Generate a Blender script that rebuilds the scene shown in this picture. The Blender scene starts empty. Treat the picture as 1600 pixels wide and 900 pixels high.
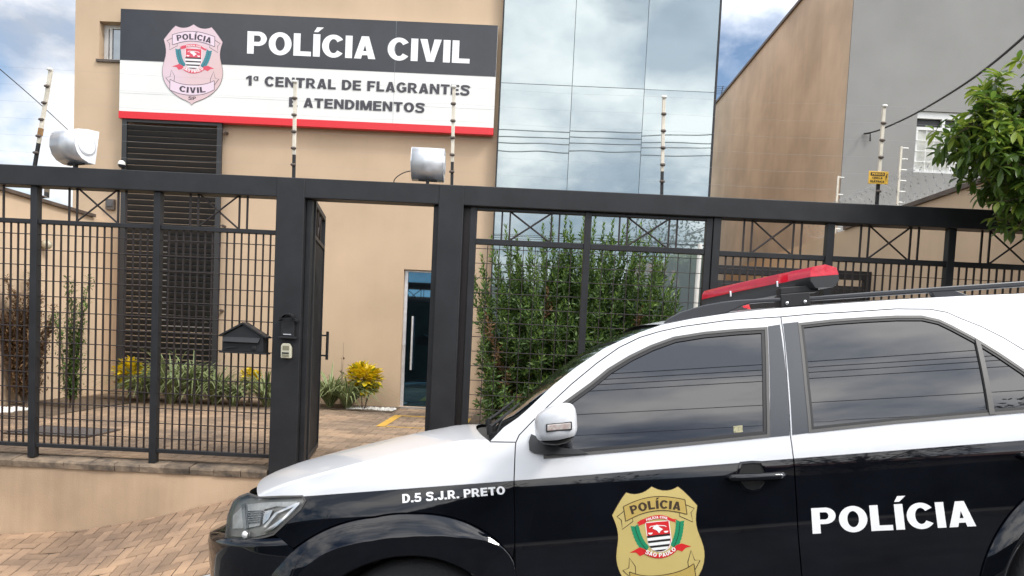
import bpy, bmesh, math, random
from mathutils import Vector, Matrix, noise
from mathutils.geometry import delaunay_2d_cdt, intersect_point_tri_2d
R = math.radians
random.seed(7)
scene = bpy.context.scene
C = scene.collection

# ---------------------------------------------------------------- camera
CAM_Z = 1.16
PITCH, ROLL, YAW = R(3.26), R(2.73), R(0.42)
F_PX, PP = 1200.0, (800.0, 600.0)
cam = bpy.data.cameras.new('camera')
cam_ob = bpy.data.objects.new('camera', cam)
C.objects.link(cam_ob)
_f = Vector((0, math.cos(PITCH), -math.sin(PITCH)))
_r = Vector((1, 0, 0))
_u = Vector((0, math.sin(PITCH), math.cos(PITCH)))
_Rz = Matrix.Rotation(YAW, 3, 'Z')
_f, _r, _u = _Rz @ _f, _Rz @ _r, _Rz @ _u
_c, _s = math.cos(ROLL), math.sin(ROLL)
_r, _u = _c * _r + _s * _u, -_s * _r + _c * _u
cam_ob.matrix_world = Matrix(((_r.x, _u.x, -_f.x, 0), (_r.y, _u.y, -_f.y, 0), (_r.z, _u.z, -_f.z, CAM_Z), (0, 0, 0, 1)))
cam.sensor_fit = 'HORIZONTAL'
cam.sensor_width = 36.0
cam.lens = 36.0 * F_PX / 1600.0
cam.shift_x = 0.0
cam.shift_y = (PP[1] - 450.0) / 1600.0      # the photograph is the upper part of a 4:3 frame
cam.clip_start, cam.clip_end = 0.05, 3000.0
scene.camera = cam_ob
CAM = Vector((0, 0, CAM_Z))

def ray(px, py):
    return ((px - PP[0]) / F_PX) * _r - ((py - PP[1]) / F_PX) * _u + _f

def at(px, py, Y):
    d = ray(px, py)
    return CAM + d * (Y / d.y)

def at_x(px, py, X):
    d = ray(px, py)
    return CAM + d * (X / d.x)

def at_z(px, py, Z):
    d = ray(px, py)
    return CAM + d * ((Z - CAM_Z) / d.z)

# ---------------------------------------------------------------- world, sun, exposure
world = bpy.data.worlds.new('World')
scene.world = world
world.use_nodes = True
SUN_EL, SUN_AZ = R(48), R(122)       # azimuth measured clockwise from +Y (the building side)
def build_world():
    nt = world.node_tree
    nt.nodes.clear()
    N, L = nt.nodes.new, nt.links.new
    out = N('ShaderNodeOutputWorld'); bg = N('ShaderNodeBackground')
    sky = N('ShaderNodeTexSky'); sky.sky_type = 'NISHITA'; sky.sun_disc = False
    sky.sun_elevation = SUN_EL; sky.sun_rotation = SUN_AZ
    sky.air_density, sky.dust_density, sky.ozone_density = 1.0, 0.6, 1.2
    tc = N('ShaderNodeTexCoord'); sep = N('ShaderNodeSeparateXYZ'); L(tc.outputs['Generated'], sep.inputs[0])
    zc = N('ShaderNodeMath'); zc.operation = 'MAXIMUM'; L(sep.outputs['Z'], zc.inputs[0]); zc.inputs[1].default_value = 0.0
    za = N('ShaderNodeMath'); za.operation = 'ADD'; L(zc.outputs[0], za.inputs[0]); za.inputs[1].default_value = 0.34
    comb = N('ShaderNodeCombineXYZ')
    for k in ('X', 'Y'):
        dv = N('ShaderNodeMath'); dv.operation = 'DIVIDE'
        L(sep.outputs[k], dv.inputs[0]); L(za.outputs[0], dv.inputs[1]); L(dv.outputs[0], comb.inputs[k])
    comb.inputs['Z'].default_value = CLOUD_SEED
    n1 = N('ShaderNodeTexNoise'); L(comb.outputs[0], n1.inputs['Vector'])
    n1.inputs['Scale'].default_value = 1.7; n1.inputs['Detail'].default_value = 9; n1.inputs['Roughness'].default_value = 0.56
    n1.inputs['Distortion'].default_value = 0.25
    # clouds towards the sun are brighter than those away from it
    dot = N('ShaderNodeVectorMath'); dot.operation = 'DOT_PRODUCT'; L(tc.outputs['Generated'], dot.inputs[0])
    dot.inputs[1].default_value = (math.sin(SUN_AZ) * math.cos(SUN_EL), math.cos(SUN_AZ) * math.cos(SUN_EL), math.sin(SUN_EL))
    fwd = N('ShaderNodeMapRange'); L(dot.outputs['Value'], fwd.inputs[0])
    fwd.inputs['From Min'].default_value = -0.4; fwd.inputs['To Min'].default_value = 0.66; fwd.inputs['To Max'].default_value = 2.1
    cov = N('ShaderNodeValToRGB'); bank = N('ShaderNodeMapRange'); L(fwd.outputs[0], bank.inputs[0]); bank.inputs['From Min'].default_value = 0.9; bank.inputs['From Max'].default_value = 1.7; bank.inputs['To Min'].default_value = 0.0; bank.inputs['To Max'].default_value = 0.11
    adc = N('ShaderNodeMath'); adc.operation = 'ADD'; L(n1.outputs['Fac'], adc.inputs[0]); L(bank.outputs[0], adc.inputs[1]); L(adc.outputs[0], cov.inputs[0])
    cov.color_ramp.elements[0].position = 0.43; cov.color_ramp.elements[1].position = 0.57
    off = N('ShaderNodeVectorMath'); off.operation = 'ADD'; L(comb.outputs[0], off.inputs[0]); off.inputs[1].default_value = (SHADE_SEED, 0, SHADE_SEED)
    n2 = N('ShaderNodeTexNoise'); L(off.outputs[0], n2.inputs['Vector'])
    n2.inputs['Scale'].default_value = 3.1; n2.inputs['Detail'].default_value = 7; n2.inputs['Roughness'].default_value = 0.55
    shade = N('ShaderNodeValToRGB'); L(n2.outputs['Fac'], shade.inputs[0])
    shade.color_ramp.elements[0].position = 0.40; shade.color_ramp.elements[0].color = (5.0, 5.6, 6.6, 1)
    shade.color_ramp.elements[1].position = 0.585; shade.color_ramp.elements[1].color = (12.0, 11.8, 11.7, 1)
    lit = N('ShaderNodeVectorMath'); lit.operation = 'SCALE'; L(shade.outputs['Color'], lit.inputs[0]); L(fwd.outputs[0], lit.inputs['Scale'])
    mix = N('ShaderNodeMix'); mix.data_type = 'RGBA'
    L(cov.outputs['Color'], mix.inputs['Factor']); L(sky.outputs[0], mix.inputs['A']); L(lit.outputs[0], mix.inputs['B'])
    L(mix.outputs['Result'], bg.inputs['Color']); bg.inputs['Strength'].default_value = 0.10
    L(bg.outputs[0], out.inputs[0])
CLOUD_SEED, SHADE_SEED = 31.7, 9.5
build_world()
sun = bpy.data.lights.new('sun', 'SUN'); sun.energy = 1.6; sun.angle = R(12); sun.color = (1.0, 0.955, 0.89)
sun_ob = bpy.data.objects.new('sun', sun); C.objects.link(sun_ob)
_sd = Vector((math.sin(SUN_AZ) * math.cos(SUN_EL), math.cos(SUN_AZ) * math.cos(SUN_EL), math.sin(SUN_EL)))
sun_ob.rotation_euler = _sd.to_track_quat('Z', 'Y').to_euler()
sun_ob.location = (-6, -14, 18)
scene.view_settings.view_transform = 'Standard'
scene.view_settings.look = 'None'
scene.view_settings.exposure = 0.62
scene.view_settings.gamma = 1.0
scene.render.engine = 'CYCLES'
scene.cycles.max_bounces = 8

# ---------------------------------------------------------------- materials
def new_mat(name):
    m = bpy.data.materials.new(name); m.use_nodes = True
    return m, m.node_tree, m.node_tree.nodes['Principled BSDF']

def mat(name, col, rough=0.6, metal=0.0, var=0.0, scale=3.0, bump=0.0, bscale=60.0, coat=0.0, col2=None, ior=1.5,
        island=0.0, spec=None, coords='Object', detail=5.0):
    """principled material; col2/var mix in by noise, island varies every loose piece, bump from fine noise"""
    m, nt, b = new_mat(name)
    N, L = nt.nodes.new, nt.links.new
    b.inputs['Base Color'].default_value = (*col, 1)
    b.inputs['Roughness'].default_value = rough
    b.inputs['Metallic'].default_value = metal
    b.inputs['IOR'].default_value = ior
    if spec is not None: b.inputs['Specular IOR Level'].default_value = spec
    if coat: b.inputs['Coat Weight'].default_value = coat; b.inputs['Coat Roughness'].default_value = 0.02
    tc = N('ShaderNodeTexCoord')
    src = None
    if var or col2:
        n = N('ShaderNodeTexNoise'); n.inputs['Scale'].default_value = scale; n.inputs['Detail'].default_value = detail
        n.inputs['Roughness'].default_value = 0.6
        L(tc.outputs[coords], n.inputs['Vector'])
        rp = N('ShaderNodeValToRGB'); L(n.outputs['Fac'], rp.inputs[0])
        c2 = col2 or tuple(c * (1 - var) for c in col)
        c1 = col if col2 else tuple(min(1, c * (1 + var)) for c in col)
        rp.color_ramp.elements[0].position = 0.33; rp.color_ramp.elements[0].color = (*c2, 1)
        rp.color_ramp.elements[1].position = 0.67; rp.color_ramp.elements[1].color = (*c1, 1)
        src = rp.outputs['Color']
    if island:
        g = N('ShaderNodeNewGeometry'); mr = N('ShaderNodeMapRange'); L(g.outputs['Random Per Island'], mr.inputs[0])
        mr.inputs['To Min'].default_value = 1 - island; mr.inputs['To Max'].default_value = 1 + island
        mx = N('ShaderNodeVectorMath'); mx.operation = 'SCALE'
        if src: L(src, mx.inputs[0])
        else: mx.inputs[0].default_value = col
        L(mr.outputs[0], mx.inputs['Scale']); src = mx.outputs[0]
    if src: L(src, b.inputs['Base Color'])
    if bump:
        n = N('ShaderNodeTexNoise'); n.inputs['Scale'].default_value = bscale; n.inputs['Detail'].default_value = 6
        L(tc.outputs[coords], n.inputs['Vector'])
        bp = N('ShaderNodeBump'); bp.inputs['Strength'].default_value = bump; bp.inputs['Distance'].default_value = 0.01
        L(n.outputs['Fac'], bp.inputs['Height']); L(bp.outputs[0], b.inputs['Normal'])
    return m

def leaf_mat(name, c_dark, c_light, rough=0.45, trans=0.25):
    """every leaf its own shade between two greens, a little light passing through"""
    m, nt, b = new_mat(name)
    N, L = nt.nodes.new, nt.links.new
    g = N('ShaderNodeNewGeometry'); rp = N('ShaderNodeValToRGB'); L(g.outputs['Random Per Island'], rp.inputs[0])
    rp.color_ramp.elements[0].color = (*c_dark, 1); rp.color_ramp.elements[1].color = (*c_light, 1)
    L(rp.outputs[0], b.inputs['Base Color']); b.inputs['Roughness'].default_value = rough
    tr = N('ShaderNodeBsdfTranslucent'); L(rp.outputs[0], tr.inputs[0])
    mx = N('ShaderNodeMixShader'); mx.inputs[0].default_value = trans
    L(b.outputs[0], mx.inputs[1]); L(tr.outputs[0], mx.inputs[2])
    L(mx.outputs[0], nt.nodes['Material Output'].inputs[0])
    return m

def stucco(name, col, stain=0.25, streak=0.3, rough=0.9):
    """painted render: broad tone drift, rain streaks running down, fine grain"""
    m, nt, b = new_mat(name)
    N, L = nt.nodes.new, nt.links.new
    tc = N('ShaderNodeTexCoord')
    n1 = N('ShaderNodeTexNoise'); n1.inputs['Scale'].default_value = 0.9; n1.inputs['Detail'].default_value = 6
    L(tc.outputs['Object'], n1.inputs['Vector'])
    mp = N('ShaderNodeMapping'); mp.inputs['Scale'].default_value = (5, 5, 0.35); L(tc.outputs['Object'], mp.inputs[0])
    n2 = N('ShaderNodeTexNoise'); n2.inputs['Scale'].default_value = 1.0; n2.inputs['Detail'].default_value = 7; n2.inputs['Roughness'].default_value = 0.65
    L(mp.outputs[0], n2.inputs['Vector'])
    ad = N('ShaderNodeMath'); ad.operation = 'MULTIPLY_ADD'; L(n2.outputs['Fac'], ad.inputs[0]); ad.inputs[1].default_value = streak
    L(n1.outputs['Fac'], ad.inputs[2])
    mr = N('ShaderNodeMapRange'); L(ad.outputs[0], mr.inputs[0])
    mr.inputs['From Min'].default_value = 0.36 + 0.36 * streak; mr.inputs['From Max'].default_value = 0.66 + 0.64 * streak
    mr.inputs['To Min'].default_value = 1 - stain; mr.inputs['To Max'].default_value = 1 + stain * 0.45
    sc = N('ShaderNodeVectorMath'); sc.operation = 'SCALE'; sc.inputs[0].default_value = col; L(mr.outputs[0], sc.inputs['Scale'])
    L(sc.outputs[0], b.inputs['Base Color']); b.inputs['Roughness'].default_value = rough
    b.inputs['Specular IOR Level'].default_value = 0.25
    n3 = N('ShaderNodeTexNoise'); n3.inputs['Scale'].default_value = 90; n3.inputs['Detail'].default_value = 4
    L(tc.outputs['Object'], n3.inputs['Vector'])
    bp = N('ShaderNodeBump'); bp.inputs['Strength'].default_value = 0.35; bp.inputs['Distance'].default_value = 0.006
    L(n3.outputs['Fac'], bp.inputs['Height']); L(bp.outputs[0], b.inputs['Normal'])
    return m

def mirror_glass(name, tint, body, fac, rough=0.0, wave=0.0):
    """coated facade glass: part mirror, part dark body"""
    m, nt, b = new_mat(name)
    N, L = nt.nodes.new, nt.links.new
    b.inputs['Base Color'].default_value = (*body, 1); b.inputs['Roughness'].default_value = 0.05
    gl = N('ShaderNodeBsdfGlossy'); gl.inputs['Color'].default_value = (*tint, 1); gl.inputs['Roughness'].default_value = rough
    mx = N('ShaderNodeMixShader'); mx.inputs[0].default_value = fac
    L(b.outputs[0], mx.inputs[1]); L(gl.outputs[0], mx.inputs[2]); L(mx.outputs[0], nt.nodes['Material Output'].inputs[0])
    if wave:
        tc = N('ShaderNodeTexCoord'); n = N('ShaderNodeTexNoise'); n.inputs['Scale'].default_value = 0.8; n.inputs['Detail'].default_value = 1
        L(tc.outputs['Object'], n.inputs['Vector'])
        bp = N('ShaderNodeBump'); bp.inputs['Strength'].default_value = wave; bp.inputs['Distance'].default_value = 0.05
        L(n.outputs['Fac'], bp.inputs['Height']); L(bp.outputs[0], gl.inputs['Normal'])
    return m

M = dict(
    facade=stucco('facade_stucco', (0.545, 0.405, 0.277), 0.10, 0.15),
    boundary=stucco('boundary_stucco_lightened', (0.64, 0.485, 0.335), 0.12, 0.25),  # same paint as the facade, lightened to stand in for light
    retaining=stucco('retaining_stucco', (0.50, 0.36, 0.24), 0.34, 0.35),
    neighbour_tan=stucco('neighbour_tan_paint', (0.60, 0.495, 0.39), 0.22, 0.22),
    neighbour_grey=stucco('neighbour_grey_paint', (0.265, 0.26, 0.25), 0.10, 0.1),
    metal=mat('charcoal_painted_steel', (0.0175, 0.018, 0.020), 0.48, var=0.22, scale=5, bump=0.05, bscale=200, spec=0.38),
    bars=mat('dark_bar_steel', (0.020, 0.013, 0.012), 0.5, var=0.2, scale=9),
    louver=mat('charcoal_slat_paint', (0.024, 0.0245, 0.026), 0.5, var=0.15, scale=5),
    trim=mat('brown_metal_coping', (0.10, 0.075, 0.06), 0.5, var=0.3, scale=4),
    sign_black=mat('sign_black_vinyl', (0.016, 0.019, 0.026), 0.16, var=0.2, scale=2),
    sign_white=mat('sign_white_vinyl', (0.74, 0.74, 0.71), 0.3, var=0.03, scale=2),
    sign_red=mat('sign_red_vinyl', (0.66, 0.012, 0.022), 0.3),
    letter_white=mat('letter_white', (0.84, 0.84, 0.84), 0.35),
    letter_grey=mat('letter_dark_grey', (0.045, 0.042, 0.052), 0.4),
    curtain=mirror_glass('blue_reflective_glass', (0.475, 0.535, 0.545), (0.19, 0.23, 0.235), 0.44, 0.0, 0.06),
    door_glass=mirror_glass('dark_blue_door_glass', (0.06, 0.24, 0.40), (0.003, 0.004, 0.005), 0.36, 0.01),
    pane=mirror_glass('dull_window_glass', (0.6, 0.65, 0.68), (0.03, 0.035, 0.04), 0.35, 0.02),
    mullion=mat('grey_silicone_joint', (0.24, 0.28, 0.29), 0.5),
    alu=mat('aluminium', (0.74, 0.75, 0.77), 0.42, 0.75, var=0.08, scale=12),
    alu_white=mat('white_aluminium', (0.66, 0.66, 0.64), 0.4),
    plastic_white=mat('white_plastic', (0.70, 0.69, 0.64), 0.4, var=0.06, scale=8),
    cream=mat('cream_coated_post', (0.62, 0.57, 0.47), 0.5, var=0.22, scale=7),
    rust=mat('rusty_joint', (0.30, 0.17, 0.07), 0.8, var=0.3, scale=30),
    black=mat('matt_black', (0.012, 0.012, 0.013), 0.6),
    wire=mat('grey_wire', (0.36, 0.36, 0.36), 0.45, 0.6),
    cable=mat('black_cable', (0.02, 0.02, 0.022), 0.6),
    paver=mat('clay_paver', (0.375, 0.245, 0.15), 0.9, col2=(0.17, 0.115, 0.08), scale=1.6, island=0.20, bump=0.4, bscale=45, detail=9),
    yard_paver=mat('yard_paver', (0.33, 0.225, 0.14), 0.9, col2=(0.17, 0.125, 0.09), scale=1.3, island=0.22, bump=0.4, bscale=45, detail=9),
    joint=mat('sand_joint', (0.10, 0.075, 0.055), 0.95, var=0.3, scale=14),
    capstone=mat('weathered_cap_brick', (0.27, 0.20, 0.135), 0.9, col2=(0.055, 0.045, 0.038), scale=7, island=0.25, bump=0.6, bscale=40, detail=9),
    asphalt=mat('asphalt', (0.055, 0.054, 0.053), 0.92, var=0.3, scale=3, bump=0.5, bscale=160),
    kerb=mat('kerb_concrete', (0.30, 0.28, 0.25), 0.9, var=0.25, scale=4, bump=0.3),
    soil=mat('dry_soil', (0.12, 0.085, 0.055), 0.95, var=0.4, scale=9, bump=0.6, bscale=50),
    grass=mat('far_ground', (0.10, 0.11, 0.05), 0.95, var=0.4, scale=0.4),
    yellow=mat('worn_yellow_paint', (0.62, 0.36, 0.035), 0.75, col2=(0.46, 0.27, 0.06), scale=14, detail=8),
    plate=mat('grey_steel_cover', (0.085, 0.078, 0.078), 0.5, var=0.25, scale=5),
    pebble=mat('white_pebble', (0.72, 0.70, 0.66), 0.7, island=0.2),
    dark_bark=mat('dark_twig', (0.045, 0.04, 0.025), 0.9, var=0.3, scale=12),
    bark=mat('grey_bark', (0.16, 0.12, 0.085), 0.9, var=0.35, scale=12, bump=0.6, bscale=30),
    podo=leaf_mat('podocarpus_leaf', (0.028, 0.062, 0.017), (0.105, 0.185, 0.042), 0.45, 0.25),
    podo_tip=leaf_mat('young_lit_podocarpus_leaf', (0.075, 0.14, 0.025), (0.17, 0.27, 0.045), 0.45, 0.35),
    podo_dry=leaf_mat('dry_podocarpus_leaf', (0.12, 0.065, 0.03), (0.22, 0.13, 0.06), 0.7, 0.2),
    strap=leaf_mat('striped_strap_leaf', (0.045, 0.095, 0.025), (0.17, 0.25, 0.08), 0.45, 0.25),
    strap_edge=leaf_mat('cream_leaf_edge', (0.30, 0.33, 0.16), (0.46, 0.47, 0.26), 0.5, 0.3),
    croton=leaf_mat('yellow_croton_leaf', (0.58, 0.42, 0.012), (0.80, 0.62, 0.02), 0.35, 0.3),
    croton_green=leaf_mat('green_croton_leaf', (0.14, 0.18, 0.012), (0.40, 0.38, 0.02), 0.35, 0.3),
    tree_leaf=leaf_mat('glossy_tree_leaf', (0.040, 0.085, 0.017), (0.15, 0.25, 0.04), 0.3, 0.4),
    tree_young_lit=leaf_mat('young_lit_tree_leaf', (0.17, 0.25, 0.03), (0.34, 0.42, 0.065), 0.35, 0.4),
    far_leaf=leaf_mat('street_tree_leaf', (0.022, 0.045, 0.014), (0.06, 0.10, 0.03), 0.5, 0.2),
    plate_yellow=mat('yellow_warning_plate', (0.74, 0.44, 0.055), 0.45, var=0.15, scale=20),
)

# ---------------------------------------------------------------- mesh helpers
class MB:
    """collects pieces of one mesh"""
    def __init__(s): s.v, s.f, s.m, s.n, s.ln = [], [], [], None, None
    def add(s, vs, fs, mi=0):
        k = len(s.v); s.v += [Vector(p) for p in vs]
        for f in fs: s.f.append([i + k for i in f]); s.m.append(mi)
        return s
    def box(s, x0, x1, y0, y1, z0, z1, mi=0):
        vs = [(x, y, z) for x in (x0, x1) for y in (y0, y1) for z in (z0, z1)]
        return s.add(vs, [(0, 1, 3, 2), (4, 6, 7, 5), (0, 4, 5, 1), (2, 3, 7, 6), (0, 2, 6, 4), (1, 5, 7, 3)], mi)
    def obox(s, mtx, hx, hy, hz, mi=0):
        vs = [mtx @ Vector((x, y, z)) for x in (-hx, hx) for y in (-hy, hy) for z in (-hz, hz)]
        return s.add(vs, [(0, 1, 3, 2), (4, 6, 7, 5), (0, 4, 5, 1), (2, 3, 7, 6), (0, 2, 6, 4), (1, 5, 7, 3)], mi)
    def tube(s, path, r, n=8, mi=0, caps=True):
        path = [Vector(p) for p in path]
        rs = r if isinstance(r, (list, tuple)) else [r] * len(path)
        k = len(s.v); ref = None
        for i, p in enumerate(path):
            t = (path[min(i + 1, len(path) - 1)] - path[max(i - 1, 0)]).normalized()
            if ref is None:
                ref = t.orthogonal().normalized()
            ref = (ref - t * ref.dot(t)).normalized()
            b = t.cross(ref)
            for j in range(n):
                a = 2 * math.pi * (j + 0.5) / n
                s.v.append(p + (ref * math.cos(a) + b * math.sin(a)) * rs[i])
        for i in range(len(path) - 1):
            for j in range(n):
                a, b2 = k + i * n + j, k + i * n + (j + 1) % n
                s.f.append([a, b2, b2 + n, a + n]); s.m.append(mi)
        if caps:
            s.f.append([k + j for j in reversed(range(n))]); s.m.append(mi)
            e = k + (len(path) - 1) * n
            s.f.append([e + j for j in range(n)]); s.m.append(mi)
        return s
    def bar(s, p, q, r, n=4, mi=0): return s.tube([p, q], r, n, mi)
    def lathe(s, prof, mtx, n=32, mi=0, close=False):
        """profile of (radius, height) turned round local z"""
        k = len(s.v)
        for r, h in prof:
            for j in range(n):
                a = 2 * math.pi * j / n
                s.v.append(mtx @ Vector((r * math.cos(a), r * math.sin(a), h)))
        m = len(prof)
        for i in range(m if close else m - 1):
            for j in range(n):
                a, b = k + i * n + j, k + i * n + (j + 1) % n
                c = k + ((i + 1) % m) * n
                s.f.append([a, b, c + (j + 1) % n, c + j]); s.m.append(mi)
        return s
    def prism(s, poly, fn, d0, d1, mi=0):
        """closed 2-D outline (u, v) put through fn(u, v, d) at two depths, with caps"""
        n = len(poly); k = len(s.v)
        s.v += [Vector(fn(u, v, d0)) for u, v in poly] + [Vector(fn(u, v, d1)) for u, v in poly]
        tri = delaunay_2d_cdt([Vector(p) for p in poly], [], [list(range(n))], 1, 1e-7)
        mp = [o[0] if o else 0 for o in tri[3]]
        for t in tri[2]:
            s.f.append([k + mp[i] for i in t]); s.m.append(mi)
            s.f.append([k + n + mp[i] for i in reversed(t)]); s.m.append(mi)
        for i in range(n):
            j = (i + 1) % n
            s.f.append([k + i, k + j, k + n + j, k + n + i]); s.m.append(mi)
        return s
    def grid(s, rows, mi=0, closed=False):
        k = len(s.v); w = len(rows[0])
        for r in rows: s.v += [Vector(p) for p in r]
        for i in range(len(rows) - 1):
            for j in range(w if closed else w - 1):
                a, b = k + i * w + j, k + i * w + (j + 1) % w
                s.f.append([a, b, b + w, a + w]); s.m.append(mi)
        return s
    def build(s, name, mats, parent=None, smooth=False, bevel=0.0, fix=True, angle=None, solid=0.0):
        me = bpy.data.meshes.new(name)
        me.from_pydata([tuple(v) for v in s.v], [], s.f)
        mats = mats if isinstance(mats, (list, tuple)) else [mats]
        for m in mats: me.materials.append(m)
        if len(mats) > 1: me.polygons.foreach_set('material_index', s.m)
        if fix:
            bm = bmesh.new(); bm.from_mesh(me); bmesh.ops.recalc_face_normals(bm, faces=bm.faces); bm.to_mesh(me); bm.free()
        if smooth: me.polygons.foreach_set('use_smooth', [True] * len(me.polygons))
        if smooth and angle: me.set_sharp_from_angle(angle=R(angle))
        if s.ln: me.normals_split_custom_set(s.ln)
        me.update()
        o = bpy.data.objects.new(name, me); C.objects.link(o)
        if parent: o.parent = parent
        if bevel:
            b = o.modifiers.new('bevel', 'BEVEL'); b.width = bevel; b.segments = 2; b.limit_method = 'ANGLE'
        if solid:
            b = o.modifiers.new('solid', 'SOLIDIFY'); b.thickness = solid; b.offset = -1
        return o

def tag(o, label=None, cat=None, group=None, kind=None):
    for k, v in (('label', label), ('category', cat), ('group', group), ('kind', kind)):
        if v: o[k] = v
    return o

def empty(name, loc=(0, 0, 0), label=None, cat=None, group=None):
    o = bpy.data.objects.new(name, None); C.objects.link(o); o.location = loc; o.empty_display_size = 0.2
    return tag(o, label, cat, group)

def put(b, root):
    """shift mesh points from world into the frame of a root that stands at root.location"""
    d = Vector(root.location)
    b.v = [p - d for p in b.v]
    return b

def inside(p, poly):
    c = False; x, y = p[0], p[1]; n = len(poly)
    for i in range(n):
        x1, y1 = poly[i][0], poly[i][1]; x2, y2 = poly[i - 1][0], poly[i - 1][1]
        if (y1 > y) != (y2 > y) and x < (x2 - x1) * (y - y1) / (y2 - y1) + x1: c = not c
    return c

def edge_dist(p, poly):
    best = 1e9; x, y = p; n = len(poly)
    for i in range(n):
        ax, ay = poly[i - 1][0], poly[i - 1][1]; bx, by = poly[i][0], poly[i][1]
        dx, dy = bx - ax, by - ay; l = dx * dx + dy * dy
        t = 0 if l == 0 else max(0, min(1, ((x - ax) * dx + (y - ay) * dy) / l))
        best = min(best, math.hypot(x - ax - t * dx, y - ay - t * dy))
    return best

def cdt(outline, holes=(), step=None, lines=(), stepz=None):
    """triangles of an outline with holes; optional inner grid and extra constraint lines"""
    pts = [Vector(p) for p in outline]; n = len(pts)
    edges = [(i, (i + 1) % n) for i in range(n)]
    for h in holes:
        k = len(pts); pts += [Vector(p) for p in h]
        edges += [(k + i, k + (i + 1) % len(h)) for i in range(len(h))]
    for a, b in lines:
        k = len(pts); pts += [Vector(a), Vector(b)]; edges.append((k, k + 1))
    if step:
        sz = stepz or step
        xs = [p[0] for p in outline]; zs = [p[1] for p in outline]
        i0, i1 = int(min(xs) / step) - 1, int(max(xs) / step) + 1
        j0, j1 = int(min(zs) / sz) - 1, int(max(zs) / sz) + 1
        for i in range(i0, i1 + 1):
            for j in range(j0, j1 + 1):
                q = (i * step + 0.0007, j * sz + 0.0003)
                if inside(q, outline) and edge_dist(q, outline) > 0.35 * min(step, sz) and not any(
                        inside(q, h) or edge_dist(q, h) < 0.35 * min(step, sz) for h in holes) and not any(
                        edge_dist(q, (a, b)) < 0.3 * min(step, sz) for a, b in lines):
                    pts.append(Vector(q))
    r = delaunay_2d_cdt(pts, edges, [], 0, 1e-6)
    v = [(p.x, p.y) for p in r[0]]
    t = []
    for f in r[2]:
        c = (sum(v[i][0] for i in f) / 3, sum(v[i][1] for i in f) / 3)
        if inside(c, outline) and not any(inside(c, h) for h in holes): t.append(list(f))
    used = sorted({i for f in t for i in f}); ix = {o: k for k, o in enumerate(used)}
    return [v[o] for o in used], [[ix[i] for i in f] for f in t]

def wall_xz(b, outline, holes, y0, y1, mi=0, mi_reveal=0):
    """upright wall slab facing -Y with real openings"""
    v, t = cdt(outline, holes)
    b.add([(x, y0, z) for x, z in v], t, mi)
    b.add([(x, y1, z) for x, z in v], [f[::-1] for f in t], mi)
    for k, ring in enumerate([outline] + list(holes)):
        n = len(ring)
        b.add([(x, y0, z) for x, z in ring] + [(x, y1, z) for x, z in ring],
              [(i, (i + 1) % n, n + (i + 1) % n, n + i) for i in range(n)], mi if k == 0 else mi_reveal)
    return b

def rect(x0, x1, z0, z1): return [(x0, z0), (x1, z0), (x1, z1), (x0, z1)]

def chaikin(pts, n=2, closed=False):
    pts = [tuple(p) for p in pts]
    for _ in range(n):
        q = [] if closed else [pts[0]]
        m = len(pts)
        for i in range(m if closed else m - 1):
            a, b = pts[i], pts[(i + 1) % m]
            q.append(tuple(a[k] * 0.75 + b[k] * 0.25 for k in range(len(a))))
            q.append(tuple(a[k] * 0.25 + b[k] * 0.75 for k in range(len(a))))
        if not closed: q.append(pts[-1])
        pts = q
    return pts

def resample(pts, n):
    d = [0]
    for a, b in zip(pts, pts[1:]): d.append(d[-1] + math.dist(a, b))
    out = []; j = 0
    for i in range(n):
        t = d[-1] * i / (n - 1)
        while j < len(d) - 2 and d[j + 1] < t: j += 1
        f = 0 if d[j + 1] == d[j] else (t - d[j]) / (d[j + 1] - d[j])
        out.append(tuple(pts[j][k] * (1 - f) + pts[j + 1][k] * f for k in range(len(pts[0]))))
    return out

# ---------------------------------------------------------------- lettering: heavy sans capitals drawn from strokes
def _rc(x0, z0, x1, z1): return [(x0, z0), (x1, z0), (x1, z1), (x0, z1)]
def _ring(cx, cz, ro, zo, ri, zi, a0=0, a1=360, n=36):
    a0, a1 = R(a0), R(a1); out = []
    P = lambda r, z, a: (cx + r * math.cos(a), cz + z * math.sin(a))
    for i in range(n):
        s, e = a0 + (a1 - a0) * i / n, a0 + (a1 - a0) * (i + 1) / n
        out.append([P(ro, zo, s), P(ro, zo, e), P(ri, zi, e), P(ri, zi, s)])
    return out
def _stroke(path, w):
    out = []; L = []; Rr = []
    for i, p in enumerate(path):
        a, b = path[max(i - 1, 0)], path[min(i + 1, len(path) - 1)]
        dx, dz = b[0] - a[0], b[1] - a[1]; l = math.hypot(dx, dz) or 1
        L.append((p[0] - dz / l * w / 2, p[1] + dx / l * w / 2)); Rr.append((p[0] + dz / l * w / 2, p[1] - dx / l * w / 2))
    return [[Rr[i], Rr[i + 1], L[i + 1], L[i]] for i in range(len(path) - 1)]
_S = chaikin([(0.72, 0.74), (0.64, 0.895), (0.40, 0.93), (0.13, 0.90), (0.125, 0.66), (0.36, 0.56), (0.62, 0.47), (0.66, 0.24), (0.56, 0.09), (0.36, 0.08), (0.13, 0.09), (0.06, 0.27)], 3)
_A = [[(0, 0), (0.265, 0), (0.40, 0.62), (0.40, 1), (0.265, 1)], [(0.80, 0), (0.535, 0), (0.40, 0.62), (0.40, 1), (0.535, 1)], _rc(0.17, 0.16, 0.63, 0.34)]
_P = [_rc(0, 0, 0.25, 1), _rc(0.2, 0.82, 0.42, 1), _rc(0.2, 0.36, 0.42, 0.54)] + _ring(0.41, 0.68, 0.32, 0.32, 0.10, 0.14, -90, 90, 18)
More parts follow.
